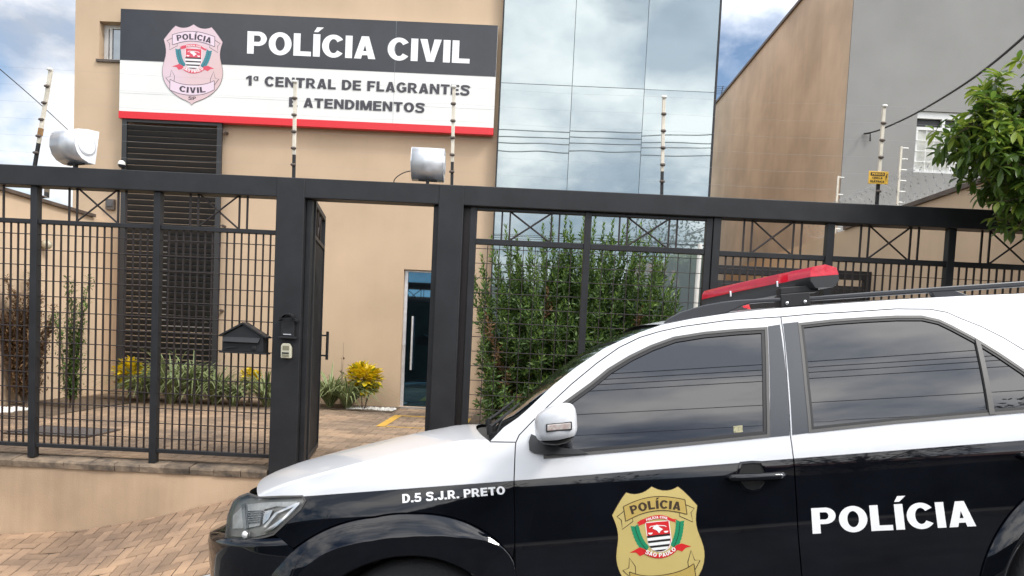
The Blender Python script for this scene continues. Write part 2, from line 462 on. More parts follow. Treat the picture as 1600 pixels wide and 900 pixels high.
GLYPH = {
    'I': (0.26, [_rc(0, 0, 0.26, 1)]),
    'L': (0.66, [_rc(0, 0, 0.255, 1), _rc(0, 0, 0.66, 0.205)]),
    'E': (0.70, [_rc(0, 0, 0.255, 1), _rc(0, 0, 0.70, 0.20), _rc(0, 0.41, 0.65, 0.60), _rc(0, 0.80, 0.69, 1)]),
    'F': (0.67, [_rc(0, 0, 0.255, 1), _rc(0, 0.39, 0.60, 0.59), _rc(0, 0.80, 0.67, 1)]),
    'T': (0.74, [_rc(0, 0.79, 0.74, 1), _rc(0.24, 0, 0.50, 1)]),
    'V': (0.80, [[(0, 1), (0.27, 1), (0.40, 0.34), (0.40, 0), (0.26, 0)], [(0.80, 1), (0.53, 1), (0.40, 0.34), (0.40, 0), (0.54, 0)]]),
    'A': (0.80, _A),
    'N': (0.80, [_rc(0, 0, 0.235, 1), _rc(0.565, 0, 0.80, 1), [(0, 1), (0.24, 1), (0.80, 0), (0.56, 0)]]),
    'M': (0.97, [_rc(0, 0, 0.225, 1), _rc(0.745, 0, 0.97, 1), [(0, 1), (0.30, 1), (0.60, 0), (0.37, 0)], [(0.97, 1), (0.67, 1), (0.37, 0), (0.60, 0)]]),
    'O': (0.86, _ring(0.43, 0.5, 0.43, 0.515, 0.175, 0.315)),
    'C': (0.80, _ring(0.43, 0.5, 0.43, 0.515, 0.175, 0.315, 36, 324)),
    'G': (0.84, _ring(0.43, 0.5, 0.43, 0.515, 0.175, 0.315, 40, 318) + [_rc(0.47, 0.37, 0.83, 0.55), _rc(0.60, 0.10, 0.83, 0.55)]),
    'D': (0.80, [_rc(0, 0, 0.255, 1), _rc(0.2, 0, 0.36, 0.195), _rc(0.2, 0.805, 0.36, 1)] + _ring(0.35, 0.5, 0.45, 0.5, 0.195, 0.305, -90, 90, 20)),
    'P': (0.73, _P),
    'R': (0.82, _P + [[(0.28, 0.44), (0.52, 0.44), (0.83, 0), (0.54, 0)]]),
    'S': (0.76, _stroke(_S, 0.215)),
    'J': (0.60, [_rc(0.34, 0.32, 0.60, 1)] + _ring(0.30, 0.30, 0.30, 0.315, 0.05, 0.11, 180, 360, 18)),
    'U': (0.78, [_rc(0, 0.36, 0.25, 1), _rc(0.53, 0.36, 0.78, 1)] + _ring(0.39, 0.37, 0.39, 0.385, 0.14, 0.18, 180, 360, 18)),
    '1': (0.52, [_rc(0.24, 0, 0.49, 1), [(0.02, 0.62), (0.02, 0.80), (0.26, 1), (0.30, 1), (0.30, 0.76)]]),
    '5': (0.72, [_rc(0.10, 0.80, 0.66, 1), [(0.10, 1), (0.29, 1), (0.25, 0.50), (0.04, 0.50)]] + _stroke(chaikin([(0.10, 0.50), (0.36, 0.56), (0.60, 0.50), (0.61, 0.32), (0.58, 0.10), (0.34, 0.09), (0.12, 0.10), (0.08, 0.26)], 2), 0.20)),
    '.': (0.25, [_rc(0, 0, 0.25, 0.215)]),
    'ª': (0.44, _ring(0.20, 0.74, 0.20, 0.23, 0.08, 0.12) + [_rc(0.30, 0.52, 0.42, 0.96)]),
    ' ': (0.30, []),
}
_AC = [[(0.02, 1.09), (0.17, 1.09), (0.36, 1.30), (0.12, 1.30)]]
ACC = {'Í': ('I', [[(0.02, 1.09), (0.17, 1.09), (0.38, 1.31), (0.13, 1.31)]]),
       'É': ('E', [[(0.24 + x, z) for x, z in _AC[0]]]),
       'Ã': ('A', _stroke(chaikin([(0.16, 1.11), (0.24, 1.26), (0.40, 1.18), (0.54, 1.10), (0.64, 1.25)], 2), 0.11))}

def text_shapes(s, gap=0.10):
    """list of polygons in a frame where the cap height is 1; returns (polygons, width)"""
    x = 0; out = []
    for ch in s:
        if ch in ACC:
            base, ex = ACC[ch]; w, g = GLYPH[base]; g = g + ex
        else: w, g = GLYPH[ch]
        if g: out.append([[(px + x, pz) for px, pz in p] for p in g])
        x += w + gap
    return out, x - gap

def glyph_tris(polys, lo=0.0):
    """union of a glyph's stroke polygons as triangles on clean, non-overlapping ground"""
    pts, edges = [], []
    for p in polys:
        k = len(pts); pts += [Vector(q) for q in p]; edges += [(k + i, k + (i + 1) % len(p)) for i in range(len(p))]
    r = delaunay_2d_cdt(pts, edges, [], 0, 1e-5)
    v = [(p.x, p.y) for p in r[0]]
    t = [f for f in r[2] if any(inside((sum(v[i][0] for i in f) / 3, sum(v[i][1] for i in f) / 3), p) for p in polys)]
    return v, t

def add_text(b, s, fn, mi=0, gap=0.10):
    """fn(u, v): u in 0..1 along the line, v in cap heights; gives the 3-D point"""
    gl, w = text_shapes(s, gap)
    for polys in gl:
        v, t = glyph_tris(polys)
        k = len(b.v); b.v += [Vector(fn(x / w, z)) for x, z in v]
        for f in t: b.f.append([k + i for i in f]); b.m.append(mi)
    return b

def text_words(s, fn, gap=0.10):
    """one mesh builder for each word of a line"""
    gl, w = text_shapes(s, gap); out = []; it = iter(gl)
    for word in s.split(' '):
        b = MB()
        for ch in word:
            v, t = glyph_tris(next(it))
            k = len(b.v); b.v += [Vector(fn(x / w, z)) for x, z in v]
            for f in t: b.f.append([k + i for i in f]); b.m.append(0)
        out.append(b)
    return out

# ---------------------------------------------------------------- emblem of the police badge, in units of its shoulder width
def gq(x, y): return (((x - 467) - 0.078 * (y - 62)) / 805, ((y - 62) + 0.078 * (x - 467)) / 805)
def sq(x, y): return ((x - 400 + 0.0186 * (y - 55)) / 590, (y - 55 - 0.06 * (x - 400)) / 590)
def badge(fn, b):
    """fn(u, v, layer) -> 3-D point; material slots: 0 face, 1 banner, 2 ink, 3 red, 4 white, 5 green, 6 black"""
    half = [(0, 0), (0.03, 0.018), (0.075, 0.043), (0.12, 0.058), (0.165, 0.064), (0.21, 0.064), (0.26, 0.053), (0.305, 0.034),
            (0.36, 0.09), (0.42, 0.165), (0.5, 0.276), (0.485, 0.33), (0.472, 0.38), (0.462, 0.44), (0.460, 0.50), (0.466, 0.56), (0.480, 0.62),
            (0.496, 0.68), (0.510, 0.75), (0.514, 0.81), (0.509, 0.87), (0.494, 0.94), (0.465, 1.01), (0.42, 1.08), (0.36, 1.145), (0.28, 1.21),
            (0.19, 1.262), (0.10, 1.30), (0.05, 1.322), (0.02, 1.345), (0, 1.372)]
    full = half + [(-u, v) for u, v in half[-2:0:-1]]
    def poly(pts, mi, lay):
        v, t = cdt(pts, (), 0.09)
        k = len(b.v); b.v += [Vector(fn(x, y, lay)) for x, y in v]
        for f in t: b.f.append([k + i for i in f]); b.m.append(mi)
    def line(pts, w, mi, lay, closed=True):
        pp = list(pts) + ([pts[0], pts[1]] if closed else [])
        for q in _stroke(pp, w):
            k = len(b.v); b.v += [Vector(fn(x, y, lay)) for x, y in q]; b.f.append([k, k + 1, k + 2, k + 3]); b.m.append(mi)
    G = lambda pts: [gq(*p) for p in pts]
    S = lambda pts: [sq(*p) for p in pts]
    poly([(u * 1.012, 0.686 + (v - 0.686) * 1.010) for u, v in full], 2, 0)
    poly(full, 0, 1)
    W = 0.0085
    for pts in (G([(195, 280), (128, 328), (168, 362), (172, 448), (275, 378), (272, 345), (208, 340)]),
                G([(775, 238), (855, 277), (822, 315), (835, 403), (715, 345), (715, 312), (780, 300)]),
                S([(165, 640), (122, 585), (165, 575), (178, 508), (210, 570), (205, 628)]),
                S([(612, 668), (657, 607), (620, 600), (605, 530), (572, 605), (572, 636)])):
        poly(pts, 0, 2); line(pts, W, 2, 3)
    top = G(chaikin([(193, 235), (300, 190), (400, 163), (500, 152), (600, 158), (700, 175), (772, 192)], 2)) + \
        G(chaikin([(785, 330), (700, 305), (600, 287), (500, 284), (400, 298), (300, 330), (207, 374)], 2))
    bot = S(chaikin([(165, 602), (230, 637), (320, 660), (450, 665), (550, 650), (612, 622)], 2)) + \
        S(chaikin([(612, 715), (520, 757), (400, 770), (280, 757), (163, 710)], 2))
    for pts in (top, bot): poly(pts, 1, 4); line(pts, W, 2, 5)
    # arms: shield
    sh = G([(395, 398), (500, 390), (608, 385), (616, 480), (622, 575), (600, 630), (565, 655), (525, 668), (480, 660), (445, 640), (412, 590), (402, 490)])
    c = gq(508, 520)
    poly([(c[0] + (u - c[0]) * 1.07, c[1] + (v - c[1]) * 1.05) for u, v in sh], 4, 2)
    poly(sh, 3, 3)
    cx = c[0]; hwid = 0.134
    def band(v0, v1, mi, taper0=1.0, taper1=1.0):
        poly([(cx - hwid * taper0, v0), (cx + hwid * taper0, v0), (cx + hwid * taper1, v1), (cx - hwid * taper1, v1)], mi, 4)
    vs = [0.560, 0.585, 0.619, 0.645, 0.679, 0.705, 0.735, 0.752]
    tp = [1.0, 1.0, 0.99, 0.96, 0.89, 0.80, 0.58, 0.30]
    for k in range(7): band(vs[k], vs[k + 1], 6 if k % 2 == 0 else 4, tp[k], tp[k + 1])
    poly(G([(455, 450), (470, 425), (500, 415), (522, 440), (552, 460), (530, 475), (515, 497), (495, 470)]), 4, 5)
    for q in (433, 580):
        yy = 488 if q == 433 else 476
        poly([gq(q + 22 * math.cos(a), yy + (18 * math.sin(a) if a < math.pi + .01 else 0)) for a in [i * math.pi / 8 for i in range(9)]], 4, 5)
    line(G([(425, 445), (440, 430), (500, 422), (570, 428), (585, 438)]), 0.009, 4, 5, False)
    # laurel branches: overlapping leaves along a stem
    for sgn, stem in ((-1, [(395, 650), (350, 600), (312, 520), (290, 425)]), (1, [(642, 632), (680, 565), (705, 480), (716, 395)])):
        path = resample(G(chaikin(stem, 2)), 9)
        for i, (u, v) in enumerate(path[:-1]):
            du, dv = path[i + 1][0] - u, path[i + 1][1] - v; l = math.hypot(du, dv); du /= l; dv /= l
            for sd in (-1, 1):
                w = 0.046
                ex, ey = du * 0.75 + sd * -dv * 0.66, dv * 0.75 + sd * du * 0.66
                a = (u + ex * 0.075, v + ey * 0.075)
                mid = (u + ex * 0.035, v + ey * 0.035)
                p = [(u, v), (mid[0] - ey * w * 0.55, mid[1] + ex * w * 0.55), a, (mid[0] + ey * w * 0.55, mid[1] - ex * w * 0.55)]
                poly(p, 5, 2 + 0.1 * i + 0.05 * (sd > 0))
        line(path, 0.006, 6, 3.2, False)
    # red ribbons
    for pts in (G([(395, 352), (345, 368), (308, 394), (332, 402), (314, 424), (395, 398)]), G([(603, 345), (650, 368), (692, 372), (668, 384), (680, 402), (606, 378)]),
                G([(372, 640), (330, 620), (230, 668), (292, 668), (325, 703), (378, 682)]), G([(670, 612), (720, 598), (810, 628), (760, 640), (722, 674), (674, 655)])):
        poly(pts, 3, 3.5)
    poly(G(chaikin([(392, 350), (450, 333), (510, 325), (560, 330), (606, 344)], 2) + chaikin([(606, 380), (560, 364), (510, 360), (450, 368), (392, 388)], 2)), 3, 6)
    poly(G(chaikin([(368, 638), (420, 672), (520, 700), (610, 668), (672, 610)], 2) + chaikin([(676, 660), (620, 706), (520, 734), (430, 718), (372, 686)], 2)), 3, 6)
    # lettering follows the ribbons
    def arc_text(s, base, capv, mi, lay, f=1.0):
        base = resample(chaikin(base, 2), 41)
        L = 40
        def fnt(t, z):
            x = t * L; i = min(int(x), L - 1); fr = x - i
            u = base[i][0] * (1 - fr) + base[i + 1][0] * fr; v = base[i][1] * (1 - fr) + base[i + 1][1] * fr
            du, dv = base[i + 1][0] - base[i][0], base[i + 1][1] - base[i][1]; l = math.hypot(du, dv)
            return fn(u + dv / l * z * capv, v - du / l * z * capv, lay)
        add_text(b, s, fnt, mi, 0.12)
    arc_text('POLÍCIA', G([(268, 312), (400, 276), (500, 266), (600, 270), (722, 292)]), 0.098, 2, 6)
    arc_text('CIVIL', S([(255, 722), (340, 742), (430, 747), (525, 738)]), 0.098, 2, 6)
    arc_text('POLÍCIA CIVIL', G([(402, 380), (455, 364), (510, 356), (560, 360), (600, 372)]), 0.028, 4, 7)
    arc_text('SÃO PAULO', G([(374, 680), (440, 708), (525, 722), (605, 700), (668, 656)]), 0.047, 4, 7)
    arc_text('SP', S([(350, 812), (388, 814), (428, 814)]), 0.058, 2, 3)
    return b

# ---------------------------------------------------------------- ground, street, pavement, yard
YF = 6.40            # front of the fence
YB = 12.20           # face of the station
XL, XR = -6.65, 4.40 # side boundary walls
def lerp_tab(tab, x):
    if x <= tab[0][0]: return tab[0][1]
    for (a, u), (b, v) in zip(tab, tab[1:]):
        if x <= b: return u + (v - u) * (x - a) / (b - a)
    return tab[-1][1]
def street_z(x, y):
    y = max(min(y, 5.2), -4.6)
    c = -0.078 * (y - 3.15) if y > 1.2 else 0.152 + 0.078 * (1.2 - y) - 0.0123 * (1.2 - y) ** 2
    return -0.55 + 0.13 * (22 * math.tanh((x + 0.448) / 22)) + c
_WALK = [(-30, -3.2), (-9, -1.08), (-4.33, -0.682), (-3.62, -0.6185), (-2.97, -0.465), (-2.32, -0.279), (-1.7, -0.10), (-1.2, -0.03), (3.0, 0.0), (9, 0.75), (30, 2.4)]
def walk_z(x, y):
    return lerp_tab(_WALK, x) - lerp_tab([(-4.6, 0.13), (-3.0, 0.27), (6, 0.24)], x) * max(0.0, YF - 0.05 - y)

def build_ground():
    xs = [-1500, -400, -120, -60] + [-30 + i for i in range(61)] + [60, 120, 400, 1500]
    ys = [-4.55, -4.0, -3, -2, -1, 0, 1, 2, 3, 4, 4.98]
    b = MB(); b.grid([[(x, y, street_z(x, y)) for x in xs] for y in ys])
    tag(b.build('street', M['asphalt'], smooth=True), kind='structure')
    # wide ground beyond the plots
    b = MB()
    ys2 = [-1500, -300, -80, -30, -12, -6.3]
    b.grid([[(x, y, street_z(x, -4.6) + 0.1) for x in xs] for y in ys2])
    ys3 = [24, 60, 300, 1500]
    b.grid([[(x, y, max(-0.3, street_z(x, 4)) if abs(x) > 12 else -0.05) for x in xs] for y in [12.25] + ys3])
    for x0, x1 in ((-1500, XL - 0.1), (XR + 0.2, 1500)):
        n = 30
        b.grid([[(x0 + (x1 - x0) * i / n, y, walk_z(x0 + (x1 - x0) * i / n, YF) - 0.01) for i in range(n + 1)] for y in (YF + 0.03, 12.25)])
    tag(b.build('ground', M['grass'], smooth=True), kind='structure')
    # kerbs with a real step
    for yk, side, nm in ((5.0, 1, 'kerb'), (-4.55, -1, 'kerb')):
        b = MB()
        for i in range(-30, 30):
            x0, x1 = i + 0.006, i + 0.994
            top = lambda x: (walk_z(x, 5.08) + 0.004 if side > 0 else street_z(x, -4.6) + 0.14)
            bot = lambda x: street_z(x, yk) - 0.15
            y0, y1 = (yk, yk + 0.12) if side > 0 else (yk - 0.12, yk)
            vs = [(x, y, z(x)) for x in (x0, x1) for y in (y0, y1) for z in (bot, top)]
            b.add(vs, [(0, 1, 3, 2), (4, 6, 7, 5), (0, 4, 5, 1), (2, 3, 7, 6), (0, 2, 6, 4), (1, 5, 7, 3)])
        tag(b.build(nm, M['kerb'], bevel=0.012), kind='structure')
    b = MB(); b.grid([[(x, y, street_z(x, -4.6) + 0.135) for x in xs] for y in (-6.6, -4.67)])
    tag(b.build('pavement', M['kerb'], smooth=True), kind='structure')

def herringbone(b, x0, x1, y0, y1, zf, w, joint, rise):
    nx, ny = int((x1 - x0) / w) + 3, int((y1 - y0) / w) + 3
    for i in range(-2, nx):
        for j in range(-2, ny):
            d = (i - j) % 4
            if d == 0: a = (i, j, i + 2, j + 1)
            elif d == 3: a = (i, j, i + 1, j + 2)
            else: continue
            ax, ay, bx, by = x0 + a[0] * w, y0 + a[1] * w, x0 + a[2] * w, y0 + a[3] * w
            ax, ay, bx, by = max(ax, x0), max(ay, y0), min(bx, x1), min(by, y1)
            if bx - ax < 0.02 or by - ay < 0.02: continue
            g = joint / 2; k = joint / 2 + 0.005
            jz = random.uniform(-0.002, 0.002)
            tx, ty = random.uniform(-.006, .006), random.uniform(-.006, .006)
            cx, cy = (ax + bx) / 2, (ay + by) / 2
            Z = lambda x, y, h: (x, y, zf(x, y) + h + jz + tx * (x - cx) + ty * (y - cy))
            o = [Z(ax + g, ay + g, rise - 0.007), Z(bx - g, ay + g, rise - 0.007), Z(bx - g, by - g, rise - 0.007), Z(ax + g, by - g, rise - 0.007)]
            n = [Z(ax + k, ay + k, rise), Z(bx - k, ay + k, rise), Z(bx - k, by - k, rise), Z(ax + k, by - k, rise)]
            b.add(o + n, [(4, 5, 6, 7), (0, 1, 5, 4), (1, 2, 6, 5), (2, 3, 7, 6), (3, 0, 4, 7)])

def build_paving():
    b = MB(); herringbone(b, -9.0, 5.6, 5.125, YF - 0.035, walk_z, 0.0925, 0.008, 0.006)
    o = tag(b.build('sidewalk', [M['paver']], fix=False), kind='structure')
    b = MB()
    xs = [-30, -20, -14] + [-9 + 0.05 * i for i in range(300)] + [6.2, 9, 14, 30]
    b.grid([[(x, y, walk_z(x, y) - 0.002) for x in xs] for y in (5.12, 5.5, 5.9, YF - 0.03)])
    tag(b.build('sidewalk', M['joint'], smooth=True), kind='structure')
    b = MB(); herringbone(b, XL + 0.003, XR - 0.003, YF + 0.11, YB - 0.003, lambda x, y: 0.0, 0.105, 0.006, 0.0)
    tag(b.build('yard_paving', [M['yard_paver']], fix=False), kind='structure')
    b = MB(); b.grid([[(XL, YF + 0.108, -0.5), (XR, YF + 0.108, -0.5)]] + [[(XL, y, -0.0065), (XR, y, -0.0065)] for y in (YF + 0.108, YB)])
    tag(b.build('yard_paving', M['joint']), kind='structure')
    # painted yellow outline on the yard
    b = MB()
    g = lambda px, py: tuple(at_z(px, py, 0.005))
    xa = at_z(588, 666, 0)[0]; ya, yb = at_z(600, 667, 0)[1], at_z(612, 648.5, 0)[1]
    xe = at_z(790, 657, 0)[0]
    for x0, x1, y0, y1 in ((xa, xa + 0.11, ya, yb), (xa + 0.115, xe, yb - 0.12, yb), (xa + 0.115, xe, ya, ya + 0.05), (xe - 0.62, xe - 0.50, ya + 0.055, yb - 0.125)):
        n = max(2, int((x1 - x0) / 0.1))
        b.grid([[(x0 + (x1 - x0) * i / n + random.uniform(-.004, .004), y, 0.004) for i in range(n + 1)] for y in (y0, y1)])
    tag(b.build('yellow_marking', M['yellow']), kind='structure')

# ---------------------------------------------------------------- walls of the plot
def build_walls():
    # retaining wall under the fence, brick cap on top
    t = empty('retaining_wall', (-4.3, YF, -0.4), 'low beige rendered retaining wall under the barred fence with a brick cap', 'wall')
    b = MB()
    xs = [-30, -20, -12] + [-9 + 0.25 * i for i in range(29)]
    xs = [x for x in xs if x < -2.06] + [-2.06]
    rows = [[(x, YF - 0.035, walk_z(x, YF) - 0.25), (x, YF - 0.035, -0.095)] for x in xs]
    b.grid(rows)
    b.grid([[(x, YF - 0.035, -0.095), (x, YF + 0.5, -0.095)] for x in xs])
    b.add([(-2.06, YF - 0.035, -0.8), (-2.06, YF - 0.035, -0.095), (-2.06, YF + 0.5, -0.095), (-2.06, YF + 0.5, -0.8)], [(0, 1, 2, 3)])
    put(b, t).build('wall', M['retaining'], t)
    b = MB(); x = -9.0
    while x < -2.12:
        w = random.uniform(0.20, 0.235); e = min(x + w - 0.004, -2.063)
        dz = random.uniform(-0.004, 0.004); dy = random.uniform(-0.006, 0.004)
        vs = []
        for xx in (x, e):
            for (yy, zz) in ((YF - 0.048 + dy, -0.092), (YF - 0.052 + dy, -0.045 + dz), (YF - 0.040 + dy, -0.030 + dz), (YF + 0.105, -0.012 + dz), (YF + 0.105, -0.092)):
                vs.append((xx + random.uniform(-.003, .003), yy, zz + random.uniform(-.003, .002)))
        b.add(vs, [(0, 1, 2, 3, 4), (9, 8, 7, 6, 5), (0, 5, 6, 1), (1, 6, 7, 2), (2, 7, 8, 3), (3, 8, 9, 4), (4, 9, 5, 0)])
        x += w
    put(b, t).build('brick_cap', M['capstone'], t)
    # left boundary wall with a brown metal coping
    zl = at_x(70, 318, XL).z
    t = empty('boundary_wall', (XL, 9, 0), 'beige plot wall with dark coping running back to the station corner', 'wall')
    b = MB(); b.box(XL - 0.15, XL, YF + 0.13, YB + 0.6, -0.5, zl); put(b, t).build('wall', M['boundary'], t)
    b = MB(); b.box(XL - 0.18, XL + 0.05, YF + 0.13, YB - 0.32, zl + 0.002, zl + 0.05); put(b, t).build('coping', M['trim'], t, bevel=0.004)
    # right boundary wall, coping on its front half, razor wire above
    zr = at_x(1425, 324, XR).z
    yc = at_x(1320, 360, XR).y
    t = empty('boundary_wall', (XR, 9, 0), 'tan plot wall with dark coping and razor wire below the grey house', 'wall')
    b = MB(); b.box(XR, XR + 0.15, YF + 0.13, 17, -0.5, zr); put(b, t).build('wall', M['boundary'], t)
    b = MB(); b.box(XR - 0.03, XR + 0.18, YF + 0.13, yc, zr + 0.002, zr + 0.055); put(b, t).build('coping', M['trim'], t, bevel=0.004)
    # razor wire coil
    b = MB(); path = []; ncoil = 32; L0, L1 = YF + 0.5, 12.0
    bb = []
    for i in range(ncoil * 18):
        a = 2 * math.pi * i / 18
        p = Vector((XR + 0.08 + 0.21 * math.cos(a), L0 + (L1 - L0) * i / (ncoil * 18), zr + 0.27 + 0.21 * math.sin(a)))
        path.append(p)
    b.tube(path, 0.0013, 4)
    for i in range(0, len(path) - 1, 2):
        p = path[i]; d = (path[i + 1] - p).normalized(); n = d.orthogonal().normalized() * 0.008
        m2 = d.cross(n).normalized() * 0.008
        b.add([p - d * 0.014, p + n, p + d * 0.014, p - n], [(0, 1, 2, 3)]); b.add([p - d * 0.014, p + m2, p + d * 0.014, p - m2], [(0, 1, 2, 3)])
    o = b.build('razor_wire', M['wire'], fix=False)
    tag(o, 'coil of silver razor wire along the coping of the tan wall', 'razor wire')
    return zl, zr, yc

# ---------------------------------------------------------------- police station
def build_station():
    t = empty('police_station', (-2.1, YB, 0), 'beige two storey police station with blue mirrored glass corner', 'building')
    X = lambda px, py, y=YB: at(px, py, y).x
    Z = lambda px, py, y=YB: at(px, py, y).z
    xl, xg, xr, top = X(116, 150), X(778, 200), X(1115, 150), 8.4
    xg0 = X(786.5, 50)
    wz0, wz1 = Z(160, 93), Z(160, 33)
    wx0, wx1 = X(155, 60), X(155, 60) + 1.1
    dx0 = X(627, 530); dx1 = dx0 + 0.93; dz = Z(640, 421)
    lx0, lx1 = X(250, 430), X(334, 430)
    lz0, lz1 = Z(300, 512), Z(300, 352)
    b = MB()
    wall_xz(b, rect(xl, xg, -0.3, top), [rect(wx0, wx1, wz0, wz1), rect(dx0, dx1, 0.02, dz), rect(lx0, lx1, lz0, lz1)], YB, YB + 0.25)
    put(b, t).build('wall', M['facade'], t)
    b = MB(); b.box(xl, xl + 0.25, YB + 0.255, YB + 9, -0.3, top); b.box(xl, xr, YB + 9.005, YB + 9.2, -0.3, top)
    b.box(xr - 0.2, xr - 0.004, YB + 0.3, YB + 9, -0.3, top); put(b, t).build('side_wall', M['facade'], t)
    b = MB(); b.box(xl - 0.02, xr, YB - 0.02, YB + 9.2, top + 0.003, top + 0.12); put(b, t).build('roof', M['trim'], t)
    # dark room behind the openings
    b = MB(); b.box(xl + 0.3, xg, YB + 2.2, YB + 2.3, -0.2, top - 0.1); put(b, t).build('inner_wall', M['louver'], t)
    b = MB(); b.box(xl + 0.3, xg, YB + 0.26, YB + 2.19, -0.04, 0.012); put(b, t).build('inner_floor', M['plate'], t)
    # upper window
    f = MB(); y0 = YB + 0.14
    fx = X(165, 65, y0 + 0.0)
    for x0, x1, z0, z1 in ((wx0 + 0.004, wx1 - .004, wz0 + 0.004, wz0 + 0.06), (wx0 + 0.004, wx1 - .004, wz1 - 0.06, wz1 - 0.004), (wx0 + .004, wx0 + 0.07, wz0 + 0.06, wz1 - 0.06), (wx1 - 0.07, wx1 - .004, wz0 + 0.06, wz1 - 0.06), (wx0 + 0.09, wx0 + 0.13, wz0 + 0.06, wz1 - 0.06)):
        f.box(x0, x1, y0, y0 + 0.05, z0, z1)
    w = put(f, t).build('window', M['alu_white'], t)
    b = MB(); b.box(wx0 + 0.132, wx1 - 0.075, y0 + 0.02, y0 + 0.03, wz0 + 0.065, wz1 - 0.065); put(b, t).build('pane', M['pane'], w)
    b = MB(); b.box(wx0 - 0.03, wx1, YB - 0.035, YB + 0.13, wz0 - 0.04, wz0 - 0.003); put(b, t).build('sill', M['trim'], w)
    # window behind the slatted screen
    f = MB()
    for x0, x1, z0, z1 in ((lx0 + .003, lx1 - .003, lz0 + .003, lz0 + 0.05), (lx0 + .003, lx1 - .003, lz1 - 0.05, lz1 - .003), (lx0 + .003, lx0 + 0.05, lz0 + .05, lz1 - .05), (lx1 - 0.05, lx1 - .003, lz0 + .05, lz1 - .05)):
        f.box(x0, x1, YB + 0.1, YB + 0.15, z0, z1)
    w = put(f, t).build('window', M['alu'], t)
    b = MB(); b.box(lx0 + 0.053, lx1 - 0.053, YB + 0.12, YB + 0.13, lz0 + 0.053, lz1 - 0.053); put(b, t).build('pane', M['pane'], w)
    # glass door
    f = MB(); yd = YB + 0.10
    f.box(dx0 + .003, dx0 + 0.055, yd, yd + 0.06, 0.02, dz - 0.003); f.box(dx1 - 0.055, dx1 - .003, yd, yd + 0.06, 0.02, dz - .003)
    f.box(dx0 + .056, dx1 - .056, yd, yd + 0.06, dz - 0.03, dz - .003)
    d = put(f, t).build('door', M['alu'], t)
    g = MB(); g.box(dx0 + 0.06, dx1 - 0.06, yd + 0.02, yd + 0.032, 0.03, dz - 0.034); put(g, t).build('glass_leaf', M['door_glass'], d)
    h = MB(); hx = X(643.5, 530, yd - 0.06)
    hz0, hz1 = Z(641, 578, yd - .06), Z(644, 494, yd - .06)
    h.tube([(hx, yd - 0.06, hz0), (hx, yd - 0.06, hz1)], 0.017, 12)
    for z in (hz0 + 0.12, hz1 - 0.12): h.tube([(hx, yd - 0.06, z), (hx, yd + 0.02, z)], 0.009, 8)
    put(h, t).build('handle', M['alu'], d, smooth=True, angle=40)
    b = MB(); lxp = X(630, 535, YB); b.tube([(dx0 + 0.03, yd - 0.025, 1.02), (dx0 + 0.03, yd, 1.02)], 0.03, 12); put(b, t).build('lock', M['alu'], d)
    b = MB(); b.box(dx0 + .004, dx1 - .004, YB - 0.01, YB + 0.24, -0.02, 0.019); put(b, t).build('threshold', M['kerb'], d)
    # curtain wall: grey edge frame, panes each a hair out of true, joints between
    yg = YB - 0.05
    b = MB(); b.box(xg, xg0, YB - 0.11, YB + 0.25, -0.2, top - 0.01); b.box(xr + .001, xr + 0.03, YB - 0.055, YB + 0.3, Z(1100, 338), top - 0.01); b.box(xr + .001, xr + 0.075, YB - 0.07, YB + 0.3, -0.2, Z(1100, 338) - .002)
    put(b, t).build('curtain_wall_frame', M['metal'], t)
    cols = [xg0, X(897.5, 60), X(1010.5, 60), xr]
    zr = [-0.1, Z(850, 337) - 0.35, Z(850, 134), Z(850, 134) + 1.95, top - 0.02]
    random.seed(11)
    for i in range(3):
        for j in range(4):
            x0, x1, z0, z1 = cols[i] + 0.004, cols[i + 1] - 0.004, zr[j] + 0.004, zr[j + 1] - 0.004
            a, c = random.uniform(-0.005, 0.005), random.uniform(-0.006, 0.006)
            cx, cz = (x0 + x1) / 2, (z0 + z1) / 2
            b = MB()
            vs = [(x, yg + dy + a * (x - cx) * (1 if dy == 0 else 1) + c * (z - cz), z) for x in (x0, x1) for dy in (0, 0.012) for z in (z0, z1)]
            b.add(vs, [(0, 1, 3, 2), (4, 6, 7, 5), (0, 4, 5, 1), (2, 3, 7, 6), (0, 2, 6, 4), (1, 5, 7, 3)])
            put(b, t).build('glass_pane', M['curtain'], t)
    b = MB(); b.box(xg0, xr, yg + 0.03, yg + 0.06, -0.1, top - 0.02); put(b, t).build('joint_backing', M['mullion'], t)
    b = MB(); b.tube(chaikin([tuple(at(117, 213, YB + 0.4)), tuple(at(60, 160, 11.0)), tuple(at(0, 108, 9.6)), tuple(at(-200, -60, 6.5))], 2), 0.006, 5)
    tag(b.build('telephone_cable', M['cable'], smooth=True), 'thin dark cable crossing the sky to the corner of the station', 'cable')
    return xl, xg, xr

